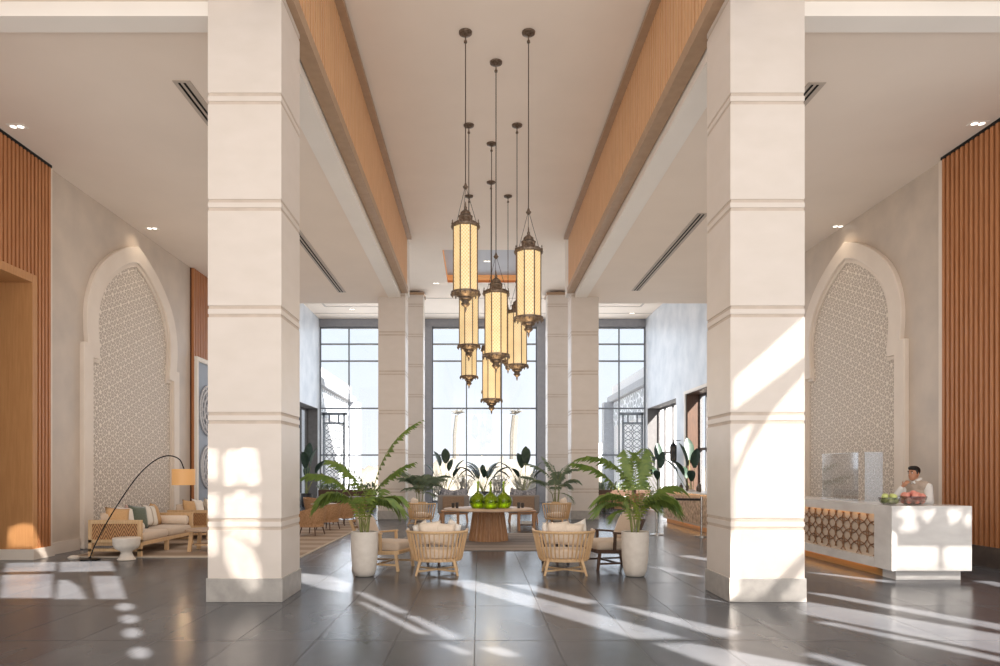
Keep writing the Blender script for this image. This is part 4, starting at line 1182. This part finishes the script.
# arc lamp
LX, LY = (90 - VX) * 12.62 / F, 12.62
t = thing('arc_floor_lamp', 'black arc floor lamp with a tan drum shade over the sofa', 'lamp', (LX, LY, 0))
MB().lathe([(.17, 0), (.17, .02), (.03, .03), (.02, .05), (.001, .05)], 28, (0, 0, 0)).build('base', M['blackmetal'], t, True, ang=40)
def lp(px, py): q = at(px, py, LY + .1); return (q[0] - LX, .1 * min(1, max(0, (LY, q[2])[1] / 1.0)), q[2])
arc = catmull([(0, 0, .03)] + [lp(*p) for p in ((97, 545), (108, 522), (122, 498), (137, 477), (150, 464), (162, 457), (172, 456), (180, 460), (184, 469))], 4)
MB().tube(arc, .011, 8).build('pole', M['blackmetal'], t, True)
sh = lp(183.5, 477); 
s_ = MB().lathe([(.2, -.145), (.2, .145), (.193, .145), (.193, -.145), (.2, -.145)], 36, sh); s_.build('lamp_shade', M['shade'], t, True)
MB().ell((sh[0], sh[1], sh[2]), .035, .035, .05).build('bulb', M['bulb'], t, True)
for k in range(3):
    a = 2 * PI * k / 3
    MB().bar((sh[0], sh[1], sh[2] + .13), (sh[0] + .195 * math.cos(a), sh[1] + .195 * math.sin(a), sh[2] + .13), .008, .008).build('shade_arm', M['blackmetal'], t)
o = MB().lathe([(.09, 0), (.1, .03), (.06, .06), (.0, .07)], 20).build('door_stop', M['pot'], None, True); o.location = ((72 - VX) * 12.7 / F, 12.75, 0); tag(o, 'small white domed floor object beside the lamp base', 'door stop')
l = bpy.data.lights.new('lamp_glow', 'POINT'); l.energy = 6; l.color = (1, .7, .4); lo = bpy.data.objects.new('lamp_glow', l); COL.objects.link(lo); lo.location = (LX + sh[0], LY + sh[1], sh[2] - .2)
# carved medallion screen past the arch
Y0 = 20.0
t = thing('medallion_screen', 'pale framed wall panel with two round carved medallions past the left arch', 'wall art', (XL + .106, 20.76, 0))
fr = MB(); fr.box(0, .09, -.98, .98, 4.72, 4.85).box(0, .09, -.98, -.86, .33, 4.72).box(0, .09, .86, .98, .33, 4.72).box(0, .09, -.98, .98, .24, .33)
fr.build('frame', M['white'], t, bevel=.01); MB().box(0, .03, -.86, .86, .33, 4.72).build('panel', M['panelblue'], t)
for zc, rr in ((3.38, .72), (1.72, .62)):
    m = MB()
    def ring(r0, th, n=48, c=(0, 0)):
        m.tube([(.06, c[0] + r0 * math.cos(2 * PI * k / n), zc + c[1] + r0 * math.sin(2 * PI * k / n)) for k in range(n)], th, 5, closed=True)
    for q in (1, .82, .55, .28): ring(rr * q, .034)
    for k in range(12):
        a = 2 * PI * k / 12; ring(rr * .12, .014, 14, (rr * .91 * math.cos(a), rr * .91 * math.sin(a))); ring(rr * .16, .016, 16, (rr * .68 * math.cos(a + .26), rr * .68 * math.sin(a + .26)))
    for k in range(8):
        a = 2 * PI * k / 8; ring(rr * .15, .016, 16, (rr * .41 * math.cos(a), rr * .41 * math.sin(a)))
        m.bar((.06, 0, zc), (.06, rr * .28 * math.cos(a), zc + rr * .28 * math.sin(a)), .03, .03)
    m.build('medallion', M['medallion'], t)

# ------------------------------------------------------------------ reception desk
DX0, DX1, DY0, DY1 = 6.03, 7.2, 10.2, 16.2
t = thing('reception_desk', 'long white marble reception desk with a glowing lattice front', 'counter', (DX0, DY0, 0))
MB().box(0, DX1 - DX0, 0, .46, .14, 1.09).build('end_block', M['marble'], t, bevel=.006)
d = MB()                                     # side counter with a framed recess
d.box(0, .06, .46, 6, .955, 1.03).box(0, .01, .46, 6, .944, .955).box(0, .06, .46, 6, .14, .28)
d.box(.06, .62, .46, 6, .14, 1.03).box(0, .66, .46, 6, 1.03, 1.09)
d.build('counter', M['marble'], t)
MB().box(.055, .062, .46, 5.8, .28, .98).build('recess_panel', M['deskback'], t)
lt = MB()
zc0, zc1 = .285, .95
for i, j, hf in [(i, j, h) for h in (0, 1) for i in range(12) for j in range(3)]:
        yc = .48 + .48 * (i + .5 * hf); zc = .285 + .345 * (j + .5 * hf)
        pts = []
        for k in range(29):
            a = 2 * PI * k / 28; y, z = yc + .27 * math.cos(a), zc + .205 * math.sin(a)
            ok = .47 < y < 5.8 and zc0 < z < zc1
            if ok: pts.append((.042, y, z))
            if (not ok or k == 28) and pts:
                if len(pts) > 1: lt.tube(pts, .0085, 4)
                pts = []
lt.box(.02, .05, .46, .475, .28, .98)
lt.build('lattice_screen', M['desklat'], t)
MB().box(.012, .05, .48, 5.9, .949, .955).build('led_strip', M['ledwarm'], t)
MB().box(.12, DX1 - DX0 - .1, .1, .44, 0, .14).build('end_plinth', M['marble'], t)
MB().box(.14, .60, .44, 5.95, 0, .14).build('kick_plinth', M['glowwood'], t)
MB().box(.10, .13, .64, 5.9, .131, .139).build('kick_led_strip', M['ledwarm'], t)
MB().box(.63, 1.1, .47, .9, .14, 1.03).build('return_cabinet', M['deskback'], t)
for nm, px0, px1, X in (('near', 841, 857, None), ('far', 823, 840, None)): pass
sx_ = DX0 + .42
def scr(label, x0, x1, y0, y1, m, z1):
    t = thing('counter_screen', label, 'screen', ((x0 + x1) / 2, (y0 + y1) / 2, 1.091))
    hx, hy = (x1 - x0) / 2, (y1 - y0) / 2
    MB().box(-hx, hx, -hy, hy, .01, z1).build('clear_sheet', M[m], t)
    f = MB().box(-hx - .02, hx + .02, -hy - .02, hy + .02, 0, .012)
    f.box(-hx - .004, hx + .004, -hy - .004, hy + .004, z1, z1 + .006)
    f.build('foot', M['steel'], t)
scr('clear acrylic counter screen on the desk, wide and set lengthwise', sx_ - .006, sx_ + .006, 11.88, 13.1, 'acrylic', .82)
scr('narrow pale frosted counter screen beside the clear one', sx_ + .04, sx_ + .34, 11.74, 11.752, 'frost', .82)
def bowl(label, loc, r, h):
    o = MB().lathe([(.001, .0), (r * .5, .0), (r * .58, .006), (r * .9, h * .38), (r, h * .8), (r * 1.02, h), (r * 1.0, h), (r * .975, h * .8), (r * .88, h * .4), (r * .55, .014), (.001, .012)], 32).build('fruit_bowl', M['bowlglass'], None, True, ang=60)
    o.location = loc; return tag(o, label, 'bowl')
BG = ((889 - VX) * 10.45 / F, 10.45, 1.091); BRD = ((912.5 - VX) * 10.45 / F, 10.45, 1.091)
bowl('clear glass bowl of green apples on the desk corner', BG, .14, .115)
bowl('wider clear glass bowl of red apples on the desk end', BRD, .185, .135)
ap = [(0.001, .012), (.014, .004), (.03, .006), (.046, .026), (.05, .05), (.044, .074), (.026, .086), (.01, .082), (.001, .074)]
def apples(c, r, m, label, grp, sc, spots):
    first = None
    for (a, rr, z, tx, ty) in spots:
        if first is None: o = first = MB().lathe([(q * sc, k * sc) for q, k in ap], 16).build('apple', M[m], None, True, ang=80)
        else: o = first.copy(); COL.objects.link(o)
        o.location = (c[0] + rr * r * math.cos(a), c[1] + rr * r * math.sin(a), c[2] + z); o.rotation_euler = (tx, ty, a)
        tag(o, label, 'apple', grp)
S6 = [(2 * PI * k / 6 + .2, .58, .024, .3 * math.sin(k), .3 * math.cos(k)) for k in range(6)]
apples(BG, .135, 'apple', 'green apple in the glass bowl on the desk corner', 'green apples in the left bowl', .92, [(0, 0, .02, 0, 0)] + S6 + [(2 * PI * k / 4 + .5, .44, .092, .4, .2 * k) for k in range(4)])
apples(BRD, .18, 'redapple', 'rosy red apple in the wider glass bowl', 'red apples in the right bowl', 1.0, [(0, 0, .02, 0, 0)] + [(2 * PI * k / 8, .62, .028, .3, .2) for k in range(8)] + [(2 * PI * k / 6 + .4, .5, .105, .3, .2 * k) for k in range(6)] + [(.9, .05, .13, .2, .3)])

# ------------------------------------------------------------------ the receptionist (faces local +Y)
t = thing('person', 'dark haired man in a beige waistcoat behind the desk, hand raised to his chin', 'person', (7.42, 11.75, 0), math.radians(112))
def vox(o, size, it=4):
    r = o.modifiers.new('fuse', 'REMESH'); r.mode = 'VOXEL'; r.voxel_size = size; r.use_smooth_shade = True
    s = o.modifiers.new('smooth', 'SMOOTH'); s.factor = .5; s.iterations = it
    return o
hc = Vector((.0, .155, 1.555))                # head centre
def body(k=0.0, part='body'):
    m = MB()
    if part in ('body', 'shirt', 'vest'):
        m.cap((-.07, .0, .98), (.07, .0, .98), .105 + k, .105 + k, 14).cap((-.06, .02, 1.1), (.06, .02, 1.1), .10 + k, .10 + k, 14)
        m.cap((-.085, .05, 1.24), (.085, .05, 1.24), .105 + k, .105 + k, 14).cap((-.13, .075, 1.34), (.13, .075, 1.34), .072 + k, .072 + k, 14)
        m.cap((0, .075, 1.36), (0, .10, 1.44), .075 + k, .06 + k * .6, 12)
        m.cap((0, .03, 1.0), (0, .05, 1.3), .12 + k, .12 + k, 14)
    SHL, SHR = Vector((-.19, .07, 1.335)), Vector((.19, .07, 1.335))
    ELL, ELR = Vector((-.255, .12, 1.09)), Vector((.20, .36, 1.13))
    WRL, WRR = Vector((-.16, .36, 1.12)), Vector((.085, .31, 1.335))
    if part in ('body', 'shirt'):
        for a, b, c in ((SHL, ELL, WRL), (SHR, ELR, WRR)):
            m.cap(a, b, .056 + k, .045 + k, 12); m.cap(b, c if part == 'body' else b.lerp(c, .88), .045 + k, .03 + k, 12)
    if part == 'body':
        m.cap((0, .08, 1.38), (0, .125, 1.50), .056, .052, 12)
        m.ell(hc + Vector((0, -.012, .03)), .074, .092, .088, 18, 12); m.ell(hc + Vector((0, .03, -.045)), .058, .062, .07, 16, 10)
        m.cap(hc + Vector((0, .055, -.085)), hc + Vector((0, .065, -.09)), .024, .022, 8)                          # chin
        m.cap(hc + Vector((0, .085, .02)), hc + Vector((0, .108, -.03)), .010, .015, 8)                             # nose
        m.cap(hc + Vector((-.035, .075, .032)), hc + Vector((.035, .075, .032)), .014, .014, 8)                     # brow
        m.cap(hc + Vector((-.018, .083, -.058)), hc + Vector((.018, .083, -.058)), .009, .009, 8)                   # lips
        for s in (-1, 1): m.ell(hc + Vector((s * .076, -.01, -.01)), .012, .022, .034, 8, 6)                        # ears
        for s, W, d in ((-1, WRL, Vector((.25, .95, -.1)).normalized()), (1, WRR, Vector((-.55, -.25, .75)).normalized())):
            side = d.cross(Vector((0, 0, 1) if s < 0 else (0, 1, .3))).normalized(); nrm = side.cross(d)
            palm_ = W + d * .05; m.cap(W, palm_ + d * .02, .026, .032, 10); m.cap(palm_ - side * .018, palm_ + side * .018, .024, .024, 10)
            for i, ln in enumerate((.062, .07, .066, .052)):                                                        # four fingers
                b = palm_ + d * .028 + side * (-.03 + .02 * i); k1 = b + d * ln * .5; k2 = k1 + (d * .5 - nrm * .75).normalized() * ln * .5
                m.cap(b, k1, .0095, .009, 7); m.cap(k1, k2, .009, .0075, 7)
            tb_ = palm_ - side * .03 - d * .02; m.cap(tb_, tb_ - side * .03 + d * .025, .011, .010, 7); m.cap(tb_ - side * .03 + d * .025, tb_ - side * .035 + d * .05, .010, .008, 7)
        for s in (-1, 1):
            m.cap((s * .09, .0, .95), (s * .10, .01, .5), .088, .058, 12); m.cap((s * .10, .01, .5), (s * .10, -.02, .09), .055, .04, 12)
            m.cap((s * .10, -.05, .045), (s * .115, .13, .035), .042, .034, 10)
    return m
vox(body().build('body', M['skin'], t, True), .0085, 3)
vox(body(.014, 'shirt').build('shirt', M['shirt'], t, True), .012, 4)
v_ = body(.024, 'vest'); vox(v_.build('waistcoat', M['vest'], t, True), .012, 4)
col_ = MB()
for s in (-1, 1): col_.bar((s * .055, .10, 1.475), (s * .012, .175, 1.40), .045, .02, up=(s, .6, .4)); 
col_.tube([(.068 * math.cos(a), .088 + .062 * math.sin(a), 1.462 + .02 * -math.sin(a)) for a in [2 * PI * k / 16 for k in range(16)]], .02, 6, closed=True)
col_.build('collar', M['shirt'], t, True)
tr = MB()
for s in (-1, 1): tr.cap((s * .09, .0, .95), (s * .10, .01, .5), .105, .078, 12).cap((s * .10, .01, .5), (s * .10, -.02, .10), .075, .07, 12)
tr.cap((-.07, 0, .96), (.07, 0, .96), .122, .122, 14); vox(tr.build('trousers', M['trouser'], t, True), .014, 4)
for s in (-1, 1): MB().cap((s * .10, -.06, .05), (s * .118, .15, .042), .05, .042, 10).build('shoe', M['black'], t, True)
hr = MB().ell(hc + Vector((0, -.026, .048)), .081, .094, .086, 20, 14).ell(hc + Vector((0, .03, .092)), .068, .058, .040, 16, 10)
for s in (-1, 1): hr.cap(hc + Vector((s * .07, .005, .04)), hc + Vector((s * .074, .012, -.01)), .014, .008, 7)
vox(hr.build('hair', M['hair'], t, True), .008, 3)
for s in (-1, 1):
    MB().ell(hc + Vector((s * .031, .079, .014)), .013, .008, .009, 10, 8).build('eye', M['shirt'], t, True)
    MB().cap(hc + Vector((s * .018, .092, .041)), hc + Vector((s * .048, .083, .043)), .0065, .005, 7).build('eyebrow', M['hair'], t, True)
    MB().ell(hc + Vector((s * .031, .0855, .013)), .006, .004, .007, 8, 6).build('iris', M['hair'], t, True)

# ------------------------------------------------------------------ bar, posts, lanterns on the right
BX, BY0, BY1 = 5.82, 17.3, 22.0
t = thing('bar_counter', 'low bar counter with a brown mosaic front beyond the right near column', 'counter', (BX, BY0, 0))
MB().box(-.06, .75, -.05, BY1 - BY0 + .05, .98, 1.03).build('counter_top', M['marbletop'], t, bevel=.006)
MB().box(0, .68, 0, BY1 - BY0, .14, .98).build('cabinet', M['deskback'], t)
MB().box(-.02, 0, .15, BY1 - BY0 - .3, .2, .9).build('mosaic_panel', M['mosaic'], t)
MB().box(-.035, -.015, .1, BY1 - BY0 - .25, .976, .979).build('led_strip', M['ledwarm'], t)
MB().box(.1, .6, .05, BY1 - BY0 - .05, 0, .14).build('kick_plinth', M['glowwood'], t)
MB().box(.06, .09, .1, BY1 - BY0 - .1, .132, .139).build('kick_led_strip', M['ledwarm'], t)
bp = [(.001, 0), (.035, 0), (.037, .01), (.037, .17), (.028, .205), (.013, .235), (.012, .28), (.015, .285), (.015, .3), (.001, .3)]
b0 = None
for k, (y, x, sc, lb) in enumerate(((18.0, 6.1, 1, 'nearest dark bottle on the bar counter'), (18.5, 6.2, .75, 'short dark jar second along the bar counter'), (19.1, 6.05, 1.0, 'tall dark bottle midway along the bar counter'),
                                    (19.7, 6.2, .7, 'small jar past the middle of the bar counter'), (20.4, 6.1, .9, 'dark bottle near the far end of the bar counter'), (21.2, 6.15, .7, 'furthest small jar on the bar counter'))):
    o = MB().lathe([(r * (1.6 if sc < .8 else 1.1), z * sc) for r, z in bp], 14).build('bottle', M['bottle'], None, True, ang=50)
    o.location = (x, y, 1.03); tag(o, lb, 'bottle', 'bottles along the bar')
def stanchion(label, loc):
    t = thing('stanchion', label, 'barrier post', loc, 0, 'belt barrier posts')
    MB().lathe([(.17, 0), (.17, .02), (.06, .04), (.03, .05)], 24).build('base', M['steel'], t, True, ang=40)
    MB().lathe([(.024, .04), (.024, .90), (.03, .905), (.03, .97), (.001, .975)], 14).build('post', M['steel'], t, True, ang=40)
    return t
s0 = stanchion('steel belt barrier post right of the right palm', ((656.5 - VX) * 17.5 / F, 17.5, 0))
s1_ = stanchion('steel belt barrier post against the edge of the right near column', ((701.5 - VX) * 17.1 / F, 17.1, 0))
a, b = Vector(s0.location) + Vector((.03, 0, .90)), Vector(s1_.location) + Vector((-.03, 0, .90))
tag(MB().bar(a, b, .012, .055).build('barrier_belt', M['belt']), 'black belt stretched between the two steel barrier posts', 'barrier belt')
def wall_lantern(label, x, y, z, hang):
    t = thing('wall_lantern', label, 'lantern', (x, y, z))
    MB().lathe([(.11, 0), (.13, .04), (.13, .55), (.11, .6)], 6).build('glass_body', M['bottle'], t)
    MB().lathe([(.13, .6), (.15, .61), (.09, .7), (.03, .76), (.015, .84), (.001, .86)], 6).build('roof', M['blackmetal'], t)
    MB().lathe([(.001, -.1), (.04, -.07), (.13, -.02), (.14, 0)], 6).build('base', M['blackmetal'], t)
    for k in range(6):
        q = 2 * PI * k / 6; MB().bar((.128 * math.cos(q), .128 * math.sin(q), 0), (.132 * math.cos(q), .132 * math.sin(q), .6), .02, .02).build('rib', M['blackmetal'], t)
    if hang: MB().bar((0, 0, .84), (hang, 0, .84), .03, .03).build('bracket', M['blackmetal'], t)
    else: MB().tube([(0, 0, .85), (0, 0, 2.3)], .01, 6).build('rod', M['blackmetal'], t)
wall_lantern('dark metal lantern fixed between the two right hand wall openings', XR - .3, 29.75, 2.05, .3)
for (px, y, lb) in ((664, 31.5, 'tall dark leafed plant inside the furthest right wall opening'), (703, 26.6, 'tall dark leafed plant inside the nearer right wall opening')):
    broad(lb, (XR - .45, y, 0), [(180, 78, 1.3, .9, .4, .3), (90, 80, 1.5, .9, .4, .3), (270, 76, 1.2, .8, .36, .4), (200, 62, 1.0, .8, .34, .6), (150, 60, 1.1, .8, .34, .6), (100, 60, .9, .7, .3, .7), (250, 55, .8, .7, .3, .7)], .26, .6)
broad('tall dark leafed plant by the furthest left wall opening', (XL + .45, 31.3, 0), [(0, 78, 1.3, .9, .4, .3), (90, 80, 1.5, .9, .4, .3), (270, 76, 1.2, .8, .36, .4), (20, 62, 1.0, .8, .34, .6), (-30, 60, 1.1, .8, .34, .6), (100, 60, .9, .7, .3, .7)], .26, .6)

# ------------------------------------------------------------------ outside
for side, s, xw, lab in (('left', -1, -9.0, 'left'), ('right', 1, 9.5, 'right')):
    m = MB(); q = sorted((xw, xw + s * 2))
    m.box(q[0], q[1], 37.2, 49.6, 0, 7.55); w_ = m.build('garden_wing_wall', M['wing']); tag(w_, 'pale rendered garden wing wall outside the %s window' % lab, 'wall')
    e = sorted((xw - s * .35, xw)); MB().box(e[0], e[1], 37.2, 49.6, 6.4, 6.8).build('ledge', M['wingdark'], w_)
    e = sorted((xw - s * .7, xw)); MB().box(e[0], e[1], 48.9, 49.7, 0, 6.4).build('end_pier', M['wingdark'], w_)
    e = sorted((xw - s * .1, xw - s * .02)); MB().box(e[0], e[1], 38.0, 48.6, 4.7, 6.3).build('lattice_panel', M['screenlat'], w_)
    # free standing lattice screen parallel to the glass
    px0, px1 = ((323, 345) if s < 0 else (622, 643)); Y = 39.5
    x0, x1 = sorted(((px0 - VX) * Y / F, (px1 - VX) * Y / F))
    t = thing('garden_screen', 'white framed lattice screen standing outside the %s window' % lab, 'screen', ((x0 + x1) / 2, Y, 0)); hw = (x1 - x0) / 2
    f = MB().box(-hw, -hw + .1, -.06, .06, 0, 4.9).box(hw - .1, hw, -.06, .06, 0, 4.9).box(-hw - .15, hw + .15, -.06, .06, 4.75, 4.9).box(-hw, hw, -.06, .06, 4.25, 4.35).box(-hw, hw, -.06, .06, .2, .3).box(-.3, -.22, -.06, .06, 4.3, 4.8).box(.22, .3, -.06, .06, 4.3, 4.8)
    f.build('frame', M['mull'], t)
    g = MB(); st_ = .42; nx = round((2 * hw - .2) / st_); nz = 9; cw = (2 * hw - .2) / nx; ch = 3.95 / nz
    for i in range(nx):
        for j in range(nz):
            cx, cz = -hw + .1 + cw * (i + .5), .3 + ch * (j + .5)
            g.tube([(cx + cw * .5 * math.cos(PI / 4 * k), 0, cz + ch * .5 * math.sin(PI / 4 * k)) for k in range(8)], .022, 4, closed=True)
            g.bar((cx - cw / 2, 0, cz - ch / 2), (cx + cw / 2, 0, cz + ch / 2), .03, .03).bar((cx - cw / 2, 0, cz + ch / 2), (cx + cw / 2, 0, cz - ch / 2), .03, .03)
    g.build('lattice', M['mull'], t)
hd = MB(); v, fs = [], []; NX, NY = 80, 6
for j in range(NY + 1):
    for i in range(NX + 1):
        x = -26 + 52 * i / NX; hgt = 2.1 * math.sin(PI * j / NY) ** .5 * (1 + .22 * math.sin(i * .9) + .18 * math.sin(i * 2.3 + j))
        v.append((x + random.uniform(-.15, .15), 52 + 5 * j / NY, max(hgt, 0)))
for j in range(NY):
    for i in range(NX): fs.append((j * (NX + 1) + i, j * (NX + 1) + i + 1, (j + 1) * (NX + 1) + i + 1, (j + 1) * (NX + 1) + i))
o = hd.add(v, fs).build('sand_hedge', M['haze'], None, True, ang=80); tag(o, 'pale sandy hedge along the far side of the garden', 'hedge')
for px, lb in ((454.5, 'faint pale palm tree outside, left of the two through the centre window'), (511.5, 'faint pale palm tree outside, right of the two through the centre window')):
    Y = 58.0; X = (px - VX) * Y / F
    t = thing('palm_tree', lb, 'tree', (X, Y, 0), 0, 'palm trees beyond the garden')
    MB().tube([(0, 0, 0), (.1, 0, 2.4), (.15, 0, 4.6), (.3, 0, 6.2)], [.34, .26, .3, .26], 8).build('trunk', M['trunk'], t, True)
    c = MB()
    for k in range(12): frond(c, (.3, 0, 6.2), 2 * PI * k / 12, math.radians(random.uniform(50, 88)), random.uniform(.4, .75), math.radians(70), n=10, ll=.4)
    c.build('crown', [M['trunk'], M['trunk']], t)
# plume grasses in front of the hedge
for px, lb in ((438, 'clump of pale plume grass outside at the left of the centre window'), (463, 'clump of pale plume grass outside left of the green vases'), (497, 'clump of pale plume grass outside right of the green vases'), (521, 'clump of pale plume grass outside at the right of the centre window')):
    Y = 44.0; t = thing('plume_grass', lb, 'grass clump', ((px - VX) * Y / F, Y, 0)); g = MB()
    for k in range(46):
        az = random.uniform(0, 2 * PI); frond(g, (random.uniform(-.3, .3), random.uniform(-.3, .3), 0), az, math.radians(random.uniform(62, 88)), random.uniform(1.0, 1.9), math.radians(random.uniform(10, 50)), n=9, ll=.2, pet=.5, r=.02)
    g.build('plumes', [M['haze'], M['haze']], t)
for px, w_, h_, lb in ((607, 5.5, 3.6, 'distant white building low beyond the right window'),):
    Y = 90.0; t = thing('distant_building', lb, 'building', ((px - VX) * Y / F, Y, 0))
    MB().box(-w_ / 2, w_ / 2, 0, 5, 0, 5.2).build('wall', M['wing'], t)
    for i in range(3):
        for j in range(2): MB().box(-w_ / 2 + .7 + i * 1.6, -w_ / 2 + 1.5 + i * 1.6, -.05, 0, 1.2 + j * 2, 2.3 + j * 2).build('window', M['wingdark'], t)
